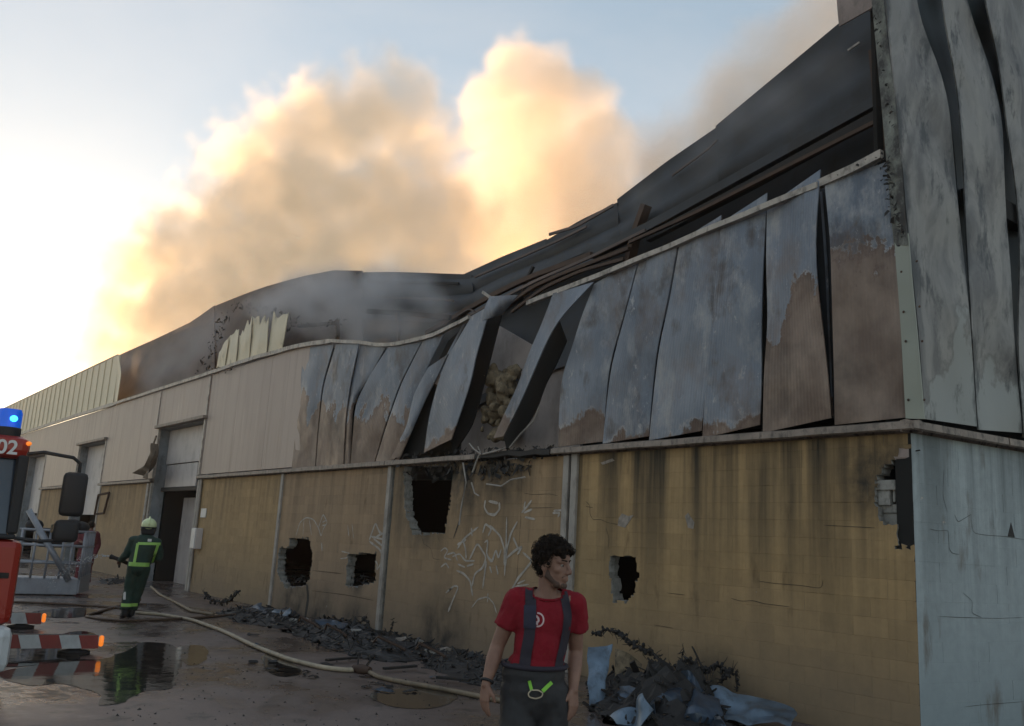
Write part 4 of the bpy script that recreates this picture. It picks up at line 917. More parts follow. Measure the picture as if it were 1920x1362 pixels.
shard([(1154, 1218, -.5), (1200, 1240, -.45), (1192, 1290, -.6), (1150, 1285, -.7)], M['straw'], 'spotted tan slab of insulation propped in the burnt heap', 'insulation_slab', 'insulation', seed=6, cr=.03)
def wrinkle(m, amp, f=9, seed=0, zs=1.0):
    for v in m.vertices:
        c = v.co + Vector((seed, 0, 0)); k = noise.noise(Vector((c.x * f, c.y * f, c.z * f * zs))) + .5 * noise.noise(Vector((c.x * f * 2.3, c.y * f * 2.3, c.z * f * 2 * zs)))
        v.co += v.normal * k * amp
def spikes(path, n, ln, seed, y, name, label, cat, th=.03):
    rd = random.Random(seed); b = MB(); P = resample([Vector(p) for p in path], n)
    V_ = [W(p.x, p.y, y) for p in P]
    core = MB()
    for i, v in enumerate(V_):
        k_ = th * (.75 + .5 * noise.noise(v * 5)) * (1 if 0 < i < n - 1 else .4)
        for _ in range(5): core.ball(v + Vector((rd.gauss(0, 1), rd.gauss(0, .7), rd.gauss(0, 1))) * k_ * .8, k_ * rd.uniform(.45, 1.0), 7, 5)
        if i: core.cap(V_[i - 1], k_ * .6, v, k_ * .6, 7)
    cm = fuse(core, max(.008, th * .22), 0); wrinkle(cm, th * .35, 24, seed); o = ob(name, cm, M['char'], None, 40); tag(o, label, cat)
    for v in V_:
        for _ in range(3):
            d = Vector((rd.uniform(-1, 1), rd.uniform(-.7, .5), rd.uniform(-1, .7))).normalized() * ln * rd.uniform(.2, 1) ** 1.4
            b.tube([v, v + d * .5 + noise.noise_vector(v * 9 + d) * .05, v + d + noise.noise_vector(v * 5 + d * 3) * .05], [.006, .005, .002], 4)
    ob('charred_wires', b, M['char'], o, 60); return o
spikes([(1112, 1188), (1140, 1180), (1165, 1192), (1195, 1214), (1222, 1222), (1240, 1240), (1262, 1256)], 26, .16, 2, -.5, 'charred_branch', 'long black charred strand draped over the top of the burnt heap', 'charred strand', .032)
spikes([(1250, 1268), (1275, 1252), (1290, 1238), (1320, 1258), (1345, 1246), (1368, 1262), (1350, 1280)], 26, .18, 3, -.45, 'charred_branch', 'black spiky charred tuft on the right of the burnt heap', 'charred strand', .036)
spikes([(1282, 1262), (1278, 1236), (1281, 1216)], 8, .10, 4, -.4, 'charred_branch', 'thin upright charred twig standing against the block wall', 'charred strand', .014)
spikes([(1382, 1296), (1381, 1275), (1380, 1258)], 6, .05, 5, -.35, 'charred_branch', 'single dark spike standing at the right of the burnt heap', 'charred strand', .022)
spikes([(384, 1112), (392, 1124), (415, 1130), (432, 1126), (442, 1112), (450, 1108)], 16, .25, 6, -.9, 'charred_branch', 'bent burnt frame with raised ends lying by the pale bay of block wall', 'charred strand', .045)
spikes([(676, 1168), (684, 1158), (690, 1172), (696, 1186)], 8, .2, 7, -.5, 'charred_branch', 'small charred stump sticking out of the rubble by the wall post', 'charred strand', .032)
spikes([(732, 1184), (736, 1170), (738, 1160)], 5, .1, 8, -.5, 'charred_branch', 'short black rod poking up from the rubble near the wall post', 'charred strand', .025)
shard([(530, 1196, -1.6), (590, 1170, -1.2), (556, 1206, -1.7), (520, 1206, -1.9)], M['sheet_dark'], 'black bent sheet with a lifted corner lying on the rubble edge', seed=8, cr=.05)
shard([(534, 1190, -1.75), (552, 1184, -1.7), (544, 1194, -1.8), (530, 1197, -1.85)], M['white'], 'small white scrap lying on the bent black sheet', 'scrap', 'scrap', seed=9, cr=.01)
shard([(512, 1150, -.6), (545, 1136, -.4), (548, 1152, -.6), (520, 1160, -.8)], M['bluesheet'], 'grey pale scrap of sheet on the far rubble by the wall', seed=10, cr=.04)
shard([(590, 1160, -1.0), (650, 1168, -.8), (640, 1182, -1.0), (600, 1176, -1.2)], M['bluedark'], 'dark blue scrap of sheet half sunk in the rubble', seed=11, cr=.04)
shard([(455, 1142, -.9), (490, 1134, -.5), (500, 1150, -.8), (470, 1156, -1.1)], M['bluedark'], 'grey torn scrap at the far end of the rubble', seed=12, cr=.04)
def plank(a, b_, w_, label):
    A, B = G(*a, .05), G(*b_, .06); o = ob('burnt_plank', MB().bar(A, B, w_, .03), M['char']); tag(o, label, 'plank', 'burnt planks on the yard')
plank((612, 1238), (668, 1233), .06, 'short burnt plank beside the bend of the cream hose'); plank((720, 1254), (780, 1249), .07, 'burnt plank lying just beyond the hose coupling')
plank((820, 1270), (880, 1276), .08, 'burnt plank near the man in red, at the rubble edge')
# loose gravel and crumbs of char on the wet yard
cr_ = MB()
for _ in range(500):
    px, py = rd.uniform(200, 1000), rd.uniform(1150, 1362); p = G(px, py)
    if p.y > -.1: continue
    r_ = rd.uniform(.005, .02)
    a_ = rd.uniform(0, 6.28); q4 = [p + Vector((math.cos(a_ + k * 2.1 + rd.uniform(-.5, .5)), math.sin(a_ + k * 2.1 + rd.uniform(-.5, .5)), 0)) * r_ * rd.uniform(.5, 1.6) for k in range(3)] + [p + Vector((rd.uniform(-.4, .4) * r_, rd.uniform(-.4, .4) * r_, r_ * rd.uniform(.4, 1.1)))]
    cr_.add(q4, [(2, 1, 0), (0, 1, 3), (1, 2, 3), (2, 0, 3)])
ob('gravel', cr_, M['char'], None, kind='stuff')

# broken blocks and charred scraps on the yard
def chunk(px, y, sz, seed):
    rd = random.Random(seed); q = W(px, 1000, y); b = MB().box((-sz, -sz * .6, 0), (sz, sz * .6, sz * .9), bev=.012); me = b.mesh('broken_block')
    for v in me.vertices: v.co += noise.noise_vector(v.co * 9 + Vector((seed, 0, 0))) * sz * .45; v.co.z = max(v.co.z, .0)
    me.materials.append(M['patch'] if seed % 3 == 0 else M['concrete'])
    o = bpy.data.objects.new('broken_block', me); COL.objects.link(o); o.location = (q.x, q.y, 0.0); o.rotation_euler = (0, 0, rd.uniform(0, 6.28))
    tag(o, 'broken block lying at the wall foot under the ' + ('two square openings' if px < 710 else 'large high opening by the graffiti' if px < 900 else 'small hole by the man'), 'broken block', 'broken blocks fallen under the ' + ('square openings' if px < 710 else 'large opening' if px < 900 else 'small hole'))
for i, (px, y, sz) in enumerate(((548, -.55, .11), (566, -.9, .08), (590, -.5, .07), (662, -.45, .09), (684, -.75, .11), (700, -.4, .06), (770, -.6, .12), (800, -.4, .09), (820, -.9, .08), (850, -.5, .10), (1165, -.35, .07), (1180, -.6, .05), (640, -1.3, .05), (760, -1.5, .06))): chunk(px, y, sz, i)
rd = random.Random(21); k = 0
while k < 34:
    px, py = rd.uniform(430, 900), rd.uniform(1165, 1300); q = G(px, py)
    if q.y > -.7: continue
    k += 1; l = rd.uniform(.06, .3); w_ = rd.uniform(.03, .13); a_ = rd.uniform(0, PI); d = Vector((math.cos(a_), math.sin(a_), 0)); s_ = Vector((-d.y, d.x, 0)); nn = 6; vs = []
    for t2 in (0, 1):
        for i in range(nn):
            for j in (0, 1): vs.append(d * (l * (i / (nn - 1) - .5)) + s_ * (w_ * (j - .5) * rd.uniform(.6, 1.1)) + Vector((0, 0, .012 + .05 * abs(noise.noise(Vector((k, i * .6, j)))) + .006 * t2)))
    A = 2 * nn; fs = [(2 * i, 2 * i + 1, 2 * i + 3, 2 * i + 2) for i in range(nn - 1)]; fs += [tuple(A + x for x in f[::-1]) for f in fs] + [(2 * i, 2 * i + 2, A + 2 * i + 2, A + 2 * i) for i in range(nn - 1)] + [(2 * i + 1, A + 2 * i + 1, A + 2 * i + 3, 2 * i + 3) for i in range(nn - 1)] + [(0, A, A + 1, 1), (A - 2, A - 1, 2 * A - 1, 2 * A - 2)]
    o = ob('charred_scrap', MB().add(vs, fs), M['bluedark'] if k % 5 == 0 else M['rust'] if k % 7 == 0 else M['char']); o.location = (q.x, q.y, 0); tag(o, 'flat charred scrap lying on the wet yard near the wall', 'charred scrap', 'flat charred scraps on the yard')
for i, (a, b_, c) in enumerate(((610, 1180, 650), (700, 1205, 760), (560, 1165, 600), (780, 1218, 835))):
    A_, B_2 = G(a, b_, .2), G(c, b_ + 14, .12); b = MB().tube([A_, A_.lerp(B_2, .3) + Vector((0, -.1, .12)), A_.lerp(B_2, .7) + Vector((0, .05, .02)), B_2], .022, 6)
    tag(ob('bent_pipe', b, M['rust'], None, 60), 'rusty bent pipe in the rubble, ' + ('second from the left', 'third from the left', 'leftmost and farthest of the four', 'rightmost, nearest the man in red')[i], 'bent pipe', 'bent pipes in the rubble')

# ------------------------------------------------------------------ people
def ribbon_on(name, m, path, w_, mt, parent, d=(0, 1, 0), off=.006, th=.004, n=24, start=-2.0):
    """band laid over a garment: path in (x, z) seen along d, dropped onto its surface"""
    bv = BVHTree.FromPolygons([v.co for v in m.vertices], [p.vertices for p in m.polygons]); d = Vector(d).normalized()
    P = smoothpts(resample([Vector(p) for p in path], n), 1); vs = []; rows = 0; s0 = d * start; ax = Vector((-d.y, d.x, 0)) * (-1 if d.y > 0 else 1) if abs(d.z) < .5 else Vector((1, 0, 0))
    if abs(d.y) > .9: ax = Vector((1, 0, 0))
    last = None; out = []
    for i, p in enumerate(P):
        t = (P[min(i + 1, n - 1)] - P[max(0, i - 1)]); t = t.normalized() if t.length else Vector((1, 0)); q = Vector((-t.y, t.x)); row = []
        for k in (-.5, -.17, .17, .5):
            e = p + q * w_ * k; o = ax * e.x + Vector((0, 0, e.y)) + s0
            h = bv.ray_cast(o, d)
            row.append(h[0] - d * off if h[0] else None)
        if None in row: continue
        out.append(row)
    if len(out) < 2: return None
    r = len(out); vs = [v for row in out for v in row] + [v + d * th for row in out for v in row]; fs = []
    for i in range(r - 1):
        for j in range(3): a = i * 4 + j; fs += [(a, a + 4, a + 5, a + 1), (4 * r + a, 4 * r + a + 1, 4 * r + a + 5, 4 * r + a + 4)]
        for j in (0, 3): a = i * 4 + j; fs.append((a, a + 4, 4 * r + a + 4, 4 * r + a))
    return ob(name, MB().add(vs, fs), mt, parent, 60)
def head_prims(b, c, Mh, k=1.0):
    """skull, face, nose, brow, lips, ears; Mh turns head axes (forward, side, up) into the body's"""
    def q(f, s, u): return c + Mh @ Vector((f * k, s * k, u * k))
    def e(f, s, u, r): b.ball(q(f, s, u), 1, 20, 14, (Mh.to_4x4() @ Matrix.Diagonal((r[0] * k, r[1] * k, r[2] * k, 1))))
    e(-.012, 0, .03, (.098, .077, .100)); e(.032, 0, -.03, (.062, .060, .092)); e(.03, 0, .045, (.064, .066, .065))
    b.cap(q(.045, -.028, -.088), .026 * k, q(.045, .028, -.088), .026 * k); b.cap(q(.075, -.010, -.100), .018 * k, q(.075, .010, -.100), .018 * k)
    for s in (-1, 1):
        b.cap(q(-.005, s * .055, -.045), .022 * k, q(.055, s * .028, -.090), .020 * k); b.ball(q(.058, s * .043, -.014), .024 * k)
        b.cap(q(.082, s * .012, .030), .013 * k, q(.068, s * .048, .030), .012 * k)
        e(-.008, s * .079, -.004, (.022, .008, .033)); b.ball(q(.104, s * .011, -.031), .0095 * k)
    b.cap(q(.090, 0, .022), .010 * k, q(.115, 0, -.020), .012 * k); b.ball(q(.113, 0, -.026), .0125 * k)
    b.cap(q(.086, -.018, -.058), .009 * k, q(.086, .018, -.058), .009 * k); b.cap(q(.093, -.010, -.055), .008 * k, q(.093, .010, -.055), .008 * k); b.cap(q(.090, -.012, -.071), .0085 * k, q(.090, .012, -.071), .0085 * k)
    return q
def hand(b, wr, tip, palm_n, thumb_side, curl=.5, k=1.0):
    """palm and five bent fingers hanging from the wrist"""
    d = (tip - wr).normalized(); n = (palm_n - d * palm_n.dot(d)).normalized(); s = d.cross(n) * thumb_side
    for j in range(4):
        o = (.030 - .020 * j) * k
        b.cap(wr + d * .012 * k + s * o * .75, .016 * k, wr + d * .085 * k + s * o, .0125 * k)
        L = (.072, .080, .074, .058)[j] * k; p = wr + d * .088 * k + s * o; a = curl * (.55 + .12 * j); dd = d
        for seg, r0, r1 in ((.45, .0098, .0092), (.32, .0092, .0085), (.25, .0085, .0075)):
            dd = (dd * math.cos(a) + n * math.sin(a)).normalized(); q_ = p + dd * L * seg; b.cap(p, r0 * k, q_, r1 * k, 10); p = q_
            a *= .8; n2 = n
    p = wr + d * .022 * k + s * .030 * k; q_ = p + (d * .75 + s * .62 + n * .3).normalized() * .045 * k; b.cap(p, .014 * k, q_, .012 * k, 10)
    b.cap(q_, .0115 * k, q_ + (d + s * .1 + n * .45).normalized() * .034 * k, .0095 * k, 10)
def facing(pos):                               # turn a figure built with +y away from the camera so that it stands square to it
    d = pos - CAM; return math.atan2(d.y, d.x) - PI / 2

# -- man in red, walking towards the camera, head turned to his left
dm = ray(1014, 1265); dm.z = 0; dm = dm.normalized()
mp = CAM + dm * 5.45; mp.z = 0
MAN = thing('person', 'man in red t-shirt with dark braces and black trousers walking past the block wall', 'person', mp, facing(mp)); MAN.scale = (.975, .975, .975)
V = Vector
hc = V((.045, -.01, 1.665)); fa = math.radians(57)
fwd = V((math.sin(fa), -math.cos(fa), -.06)).normalized(); upv = V((0, 0, 1)); upv = (upv - fwd * upv.dot(fwd)).normalized(); sd = upv.cross(fwd)
Mh = Matrix((fwd, sd, upv)).transposed()
b = MB(); q = head_prims(b, hc, Mh, 1.07)
b.cap(q(-.03, 0, -.06), .056, V((.018, .02, 1.48)), .060); b.cap(V((.018, .02, 1.50)), .062, V((.01, .03, 1.42)), .08)
shL, shR = V((-.165, .02, 1.455)), V((.185, .05, 1.45)); elL, elR = V((-.268, .04, 1.175)), V((.205, .13, 1.165)); wrL, wrR = V((-.318, -.05, .965)), V((.195, .02, .955))
for a in (-1, 1): b.cap(V((.01, .03, 1.46)), .07, V((.01 + a * .13, .035, 1.455)), .06)
b.ball((.0, .02, 1.33), (.165, .105, .16), 20, 12); b.ball((-.01, .02, 1.14), (.145, .10, .16), 20, 12); b.ball((-.03, .02, 1.0), (.165, .11, .13), 20, 12)
for sh_, el, wr, tip, ts, pn in ((shL, elL, wrL, V((-.322, -.075, .80)), 1, V((.6, .5, 0))), (shR, elR, wrR, V((.203, -.01, .79)), -1, V((-.6, .5, 0)))):
    b.cap(sh_, .058, sh_.lerp(el, .55), .052); b.cap(sh_.lerp(el, .45), .052, el, .043); b.cap(el, .044, el.lerp(wr, .35), .046); b.cap(el.lerp(wr, .35), .046, wr, .028)
    hand(b, wr, tip, pn, ts, .38, 1.04)
hpL, hpR = V((-.12, .02, .93)), V((.055, .03, .93)); knL, knR = V((-.14, -.13, .52)), V((.09, .02, .50)); anL, anR = V((-.15, -.12, .09)), V((.10, .30, .14))
for h_, k_, a_ in ((hpL, knL, anL), (hpR, knR, anR)): b.cap(h_, .09, k_, .055); b.cap(k_, .056, a_, .04); b.cap(a_, .04, a_ + V((0, -.13, -.05)), .035)
mb = fuse(b, .0062, 3); body = ob('body', mb, M['skin'], MAN)
# shirt
b = MB(); b.cap(V((-.055, .03, 1.475)), .062, V((-.15, .03, 1.455)), .072); b.cap(V((.075, .035, 1.475)), .062, V((.17, .045, 1.45)), .072)
b.cap(V((.012, .035, 1.455)), .085, V((.012, .035, 1.40)), .11)
b.ball((.0, .02, 1.345), (.178, .118, .165), 24, 14); b.ball((-.012, .015, 1.19), (.165, .115, .20), 24, 14); b.ball((-.03, .015, 1.08), (.172, .118, .12), 24, 14)
slL = shL.lerp(elL, .60); slR = shR.lerp(elR, .56)
b.cap(shL, .074, shL.lerp(elL, .3), .076); b.cap(shR, .073, shR.lerp(elR, .3), .074); b.tube([shL.lerp(elL, .1), shL.lerp(elL, .35), slL], [.068, .074, .078], 16); b.tube([shR.lerp(elR, .1), shR.lerp(elR, .35), slR], [.066, .071, .074], 16)
ms = fuse(b, .008, 5); wrinkle(ms, .010, 9, 3, .55); wrinkle(ms, .006, 20, 5, .5)
bm = bmesh.new(); bm.from_mesh(ms)             # neck opening and hem
nk = V((.018, -.005, 1.515))
bmesh.ops.delete(bm, geom=[v for v in bm.verts if ((v.co - nk) * V((1, .9, 1.2))).length < .082 and v.co.z > 1.455 or (v.co.z < 1.04)], context='VERTS')
bm.to_mesh(ms); bm.free()
shirt = ob('t_shirt', ms, M['redshirt'], MAN)
nk_pts = [V((.018 + .074 * math.cos(a), .0 + .066 * math.sin(a), 1.493 - .028 * (.5 - .5 * math.sin(a)))) for a in [2 * PI * i / 24 for i in range(25)]]
ob('shirt_collar', MB().tube(nk_pts, .0085, 6), M['redshirt'], shirt, 180)
# trousers
b = MB(); b.ball((-.045, .02, 1.03), (.192, .135, .13), 24, 14); b.ball((-.04, .02, .92), (.205, .15, .17), 24, 14)
b.tube([(-.042, .02, 1.0), (-.042, .02, 1.085)], [.18, .176], 24, flat=.68)
for h_, k_, a_ in ((hpL, knL, anL), (hpR, knR, anR)): b.cap(h_, .118, k_, .088); b.tube([k_ + V((0, 0, .05)), k_, a_.lerp(k_, .3), a_ + V((0, 0, .03))], [.09, .09, .092, .095], 16)
mt_ = fuse(b, .011, 5); wrinkle(mt_, .012, 7, 1, .6); wrinkle(mt_, .005, 17, 4)
tr = ob('trousers', mt_, M['blackcloth'], MAN)
ob('waistband', MB().tube([(-.04 + .188 * math.cos(a), .02 + .132 * math.sin(a), 1.085 + .008 * math.sin(a)) for a in [2 * PI * i / 28 for i in range(29)]], .016, 6), M['navy'], tr, 180)
for a_, s_ in ((anL, -1), (anR, 1)):
    bt = MB().cap(a_ + V((0, .02, .08)), .062, a_ + V((0, .01, -.02)), .055).cap(a_ + V((0, 0, -.045)), .045, a_ + V((0, -.15, -.05)), .042)
    ob('boot', fuse(bt, .012, 3), M['blackcloth'], MAN)
# braces, emblem, glowing pull loops, wrist band
ribbon_on('brace', ms, [(-.085, 1.545), (-.082, 1.48), (-.075, 1.36), (-.078, 1.26), (-.092, 1.16), (-.098, 1.06)], .066, M['navy'], MAN, n=30)
ribbon_on('brace', ms, [(.105, 1.53), (.125, 1.47), (.145, 1.38), (.138, 1.26), (.112, 1.14), (.10, 1.06)], .05, M['navy'], MAN, n=30)
ob('brace_patch', ribbon_on('x', ms, [(-.082, 1.43), (-.078, 1.30)], .074, M['navy2'], None, off=.011).data, None, MAN); bpy.data.objects.remove(bpy.data.objects['x'])
em = [(-.032 + .034 * math.cos(a), 1.352 + .038 * math.sin(a)) for a in [math.radians(-100 + 10 * i) for i in range(21)]]
ribbon_on('shirt_emblem', ms, em, .009, M['emblem'], shirt, off=.004, th=.002)
ribbon_on('shirt_emblem', ms, [(-.045, 1.375), (-.03, 1.362), (-.026, 1.345), (-.040, 1.335)], .012, M['emblem'], shirt, off=.004, th=.002, n=12)
ribbon_on('shirt_emblem', ms, [(-.042, 1.330), (-.030, 1.326)], .009, M['emblem'], shirt, off=.004, th=.002, n=6)
ribbon_on('pull_loop', mt_, [(-.065, 1.012), (-.058, .99), (-.048, .962)], .018, M['neon'], tr, off=.012, n=10)
ribbon_on('pull_loop', mt_, [(.066, 1.008), (.040, .985), (.014, .960)], .022, M['neon'], tr, off=.012, n=10)
ribbon_on('pull_ring', mt_, [(-.05, .964), (-.068, .945), (-.062, .925), (-.02, .918), (.012, .93), (.018, .952), (-.012, .966), (-.046, .964)], .007, M['hose'], tr, off=.014, n=26)
dw = (elL - wrL).normalized(); a0 = dw.cross(V((1, 0, 0))).normalized(); a1 = dw.cross(a0)
ob('wristband', MB().tube([wrL + dw * .022 + (a0 * math.cos(t_) + a1 * math.sin(t_)) * .034 for t_ in [2 * PI * i / 18 for i in range(19)]], .009, 6), M['blackcloth'], MAN, 180)
# hair, beard, brows, eyes
b = MB(); rd = random.Random(3)
for i in range(260):
    th, ph = rd.uniform(0, PI), rd.uniform(0, 2 * PI); d = V((math.sin(th) * math.cos(ph), math.sin(th) * math.sin(ph), math.cos(th)))
    f, s_, u = d.x * .096 - .014, d.y * .079, d.z * .098 + .036
    if u < .06 and f > .02 : continue
    if u < -.06 or (u < .0 and f > -.035): continue
    b.ball(q(f * 1.04, s_ * 1.05, u * 1.0 + (.006 if u > .07 else 0)), rd.uniform(.014, .026) * (1.15 if u > .05 else .8), 8, 6)
for i in range(60):
    s_ = rd.uniform(-.06, .06); b.ball(q(rd.uniform(.045, .082), s_, rd.uniform(.082, .108) - abs(s_) * .2), rd.uniform(.014, .022), 8, 6)
mh = fuse(b, .0055, 1)
wrinkle(mh, .006, 45, 1); hr = ob('hair', mh, M['hair'], MAN)
cb = MB(); nv_ = len(mh.vertices)
for i in range(3200):
    v_ = mh.vertices[rd.randrange(nv_)]; c_ = v_.co; n_ = v_.normal; t1 = n_.cross(V((rd.gauss(0, 1), rd.gauss(0, 1), rd.gauss(0, 1)))).normalized(); t2 = n_.cross(t1); R_ = rd.uniform(.005, .014); ln_ = rd.uniform(.3, 1.0)
    if (c_ - hc).dot(fwd) > .055 and (c_ - hc).z < .075: continue
    cb.tube([c_ + (t1 * math.cos(a_) + n_ * (math.sin(a_) * .9 + .3)) * R_ + t2 * (.004 * a_) for a_ in [4.4 * ln_ * j / 5 for j in range(6)]], .0012, 3, cap=False)
cu_ = ob('hair_curls', cb, M['hair'], hr, 180)
b = MB()
for s_ in (-1, 1):
    b.cap(q(-.004, s_ * .0585, -.020), .0165, q(.006, s_ * .057, -.052), .0215); b.cap(q(.004, s_ * .056, -.05), .0215, q(.055, s_ * .030, -.094), .0215); b.cap(q(.092, s_ * .006, -.045), .0065, q(.083, s_ * .026, -.055), .006)
b.cap(q(.050, -.028, -.092), .0265, q(.050, .028, -.092), .0265); b.cap(q(.078, -.010, -.100), .0185, q(.078, .010, -.100), .0185)
ob('beard', fuse(b, .004, 2), M['beard'], MAN)
for s_ in (-1, 1):
    ob('eyebrow', fuse(MB().cap(q(.0955, s_ * .012, .036), .0045, q(.083, s_ * .046, .040), .004), .0025, 1), M['hair'], MAN)
    ey = ob('eye', MB().ball(q(.0755, s_ * .030, .009), .0105, 12, 8), M['eyewhite'], MAN, 180); ob('iris', MB().ball(q(.0825, s_ * .031, .009), .0058, 10, 6), M['hair'], ey, 180)

# -- firefighter seen from behind
def crew(pos, label, cloth, pose, helmet):
    o = thing('person', label, 'person', pos, facing(pos)); b = MB(); h0 = V(pose['head'])
    e_ = V(pose.get('face', (0, 1, 0))).normalized(); Mh = Matrix((e_, V((0, 0, 1)).cross(e_), V((0, 0, 1)))).transposed(); head_prims(b, h0, Mh); b.cap(h0 + V((0, -.01, -.07)), .058, h0 + V((-.01, -.01, -.2)), .07)
    J = {k: V(v) for k, v in pose.items() if k not in ('face',)}
    b.ball(J['chest'], (.17, .11, .2), 16, 10); b.cap(J['chest'], .13, J['hip'], .14)
    for s in 'LR':
        b.cap(J['sh' + s], .06, J['el' + s], .045); b.cap(J['el' + s], .045, J['wr' + s], .03); d = (J['wr' + s] - J['el' + s]).normalized(); hand(b, J['wr' + s], J['wr' + s] + d * .15, V((0, .3, -1)), 1, .9)
        b.cap(J['hp' + s], .09, J['kn' + s], .06); b.cap(J['kn' + s], .06, J['an' + s], .045)
    ob('body', fuse(b, .014, 2), M['skin'], o)
    b = MB(); b.ball(J['chest'] + V((0, 0, .02)), (.245, .17, .26), 18, 12); b.cap(J['chest'] + V((0, 0, -.05)), .20, J['hip'] + V((0, 0, .02)), .21); b.cap(J['shL'] + V((.03, 0, .01)), .085, J['shR'] + V((-.03, 0, .01)), .085)
    for s in 'LR': b.cap(J['sh' + s], .095, J['el' + s], .078); b.cap(J['el' + s], .078, J['wr' + s], .062)
    jm = fuse(b, .018, 3); wrinkle(jm, .014, 7, 2); j_ = ob('jacket', jm, cloth, o)
    b = MB(); b.ball(J['hip'], (.21, .16, .17), 16, 10)
    for s in 'LR': b.cap(J['hp' + s], .135, J['kn' + s], .105); b.tube([J['kn' + s] + V((0, 0, .08)), J['kn' + s], J['an' + s] + V((0, 0, .06))], [.105, .105, .10], 14)
    tm = fuse(b, .018, 3); wrinkle(tm, .014, 7, 5); t_ = ob('trousers', tm, cloth, o)
    for s in 'LR': ob('boot', fuse(MB().cap(J['an' + s] + V((0, 0, .08)), .07, J['an' + s] - V((0, 0, .02)), .065).cap(J['an' + s] - V((0, 0, .035)), .05, J['an' + s] + e_ * .15 - V((0, 0, .04)), .048), .015, 2), M['blackcloth'], o)
    if helmet:
        hm = MB(); hm.ball(h0 + V((0, 0, .045)), (.142, .155, .135), 20, 12); hf = fuse(hm, .012, 2); he = ob('helmet', hf, M['helmet'], o)
        ob('helmet_crest', MB().tube([h0 + V((0, .15 * math.cos(a), .045 + .15 * math.sin(a))) for a in [PI * i / 12 for i in range(13)]], .018, 8), M['helmet'], he, 180)
        ob('neck_guard', fuse(MB().cap(h0 + V((-.09, -.07, -.04)), .055, h0 + V((.09, -.07, -.04)), .055).cap(h0 + V((-.08, -.07, -.1)), .05, h0 + V((.08, -.07, -.1)), .05), .014, 2), M['blackcloth'], o)
        ob('helmet_band', MB().tube([h0 + V((.145 * math.cos(a), .158 * math.sin(a), .0)) for a in [2 * PI * i / 24 for i in range(25)]], .012, 6), M['blackcloth'], he, 180)
    else:
        hb = MB().ball(h0 + V((0, -.012, .04)), (.088, .105, .105), 16, 10); ob('hair', fuse(hb, .012, 1), M['hair'], o)
    return o, jm, tm, j_, t_
fp = G(250, 1159)
pose = dict(head=(.06, .05, 1.70), face=(-.35, 1, -.1), chest=(.03, .0, 1.30), hip=(-.03, .0, .95), shL=(-.18, .02, 1.44), shR=(.25, .0, 1.42), elL=(-.27, .10, 1.17), elR=(.33, .08, 1.15), wrL=(-.36, .30, 1.06), wrR=(.10, .36, 1.04),
            hpL=(-.10, .0, .90), hpR=(.06, .0, .90), knL=(-.14, .05, .50), knR=(.02, .10, .50), anL=(-.16, -.03, .09), anR=(-.05, .12, .09))
FF, jm, tm, j_, t_ = crew(fp, 'firefighter in dark green kit and pale helmet seen from behind, aiming a hose nozzle', M['turnout'], pose, True)
rb = lambda m, p, w_, par, n=16, mt='hivis': ribbon_on('reflective_stripe', m, p, w_, M[mt], par, off=.012, n=n)
rb(jm, [(-.10, 1.39), (.31, 1.40)], .05, j_); rb(jm, [(-.10, 1.39), (-.115, 1.03)], .05, j_); rb(jm, [(.27, 1.39), (.20, 1.03)], .05, j_); rb(jm, [(-.24, 1.0), (.19, 1.0)], .075, j_)
rb(tm, [(-.215, .75), (-.225, .55), (-.20, .34)], .045, t_, mt='white'); rb(tm, [(-.27, .24), (.07, .24)], .06, t_); rb(jm, [(.07, 1.46), (.14, 1.46)], .05, j_, 6, 'white')
nzl = thing('hose_nozzle', 'black hose nozzle held at waist height by the firefighter', 'hose nozzle', fp, facing(fp))
a = V((-.38, .40, 1.05)); ob('nozzle_body', MB().tube([a + V((.14, .05, -.06)), a, a + V((-.10, .06, .03)), a + V((-.18, .10, .05))], [.035, .04, .035, .05], 10), M['char'], nzl, 60); ob('grip', MB().cap(a, .022, a + V((0, 0, -.13)), .02), M['char'], nzl, 60)
hs_ = MB().tube([a + V((.14, .05, -.06)), a + V((.35, .05, -.25)), a + V((.45, .12, -.75)), a + V((.35, .3, -1.0)), a + V((.15, .9, -1.02))], .03, 8)
o = ob('hose_tail', hs_, M['hosed'], nzl, 180)
dp = MB(); rd = random.Random(8)
for i in range(220):
    t_ = rd.random(); q_ = a + V((-.2 - 1.0 * t_, .1 + .5 * t_, .06 - .55 * t_ * t_)) + V((rd.gauss(0, .09 * t_), rd.gauss(0, .09 * t_), rd.gauss(0, .09 * t_))); dp.ball(q_, rd.uniform(.004, .012), 5, 4)
sp = ob('water_spray', dp, M['spray'], None, kind='stuff'); sp.location = fp; sp.rotation_euler.z = facing(fp)
mp2 = G(152, 1103); mp2 = V((mp2.x, mp2.y, 0))
pose2 = dict(head=(.02, .02, 1.64), face=(-.9, -.3, 0), chest=(.0, .0, 1.28), hip=(.0, .0, .93), shL=(-.19, .0, 1.42), shR=(.19, .0, 1.42), elL=(-.28, -.12, 1.18), elR=(.26, .05, 1.16), wrL=(-.20, -.34, 1.22), wrR=(.22, -.10, .95),
             hpL=(-.09, .0, .9), hpR=(.09, .0, .9), knL=(-.10, -.02, .5), knR=(.10, .0, .5), anL=(-.11, .03, .09), anR=(.11, .03, .09))
crew(mp2, 'person in maroon clothing standing behind the grey rescue basket', M['maroon'], pose2, False)

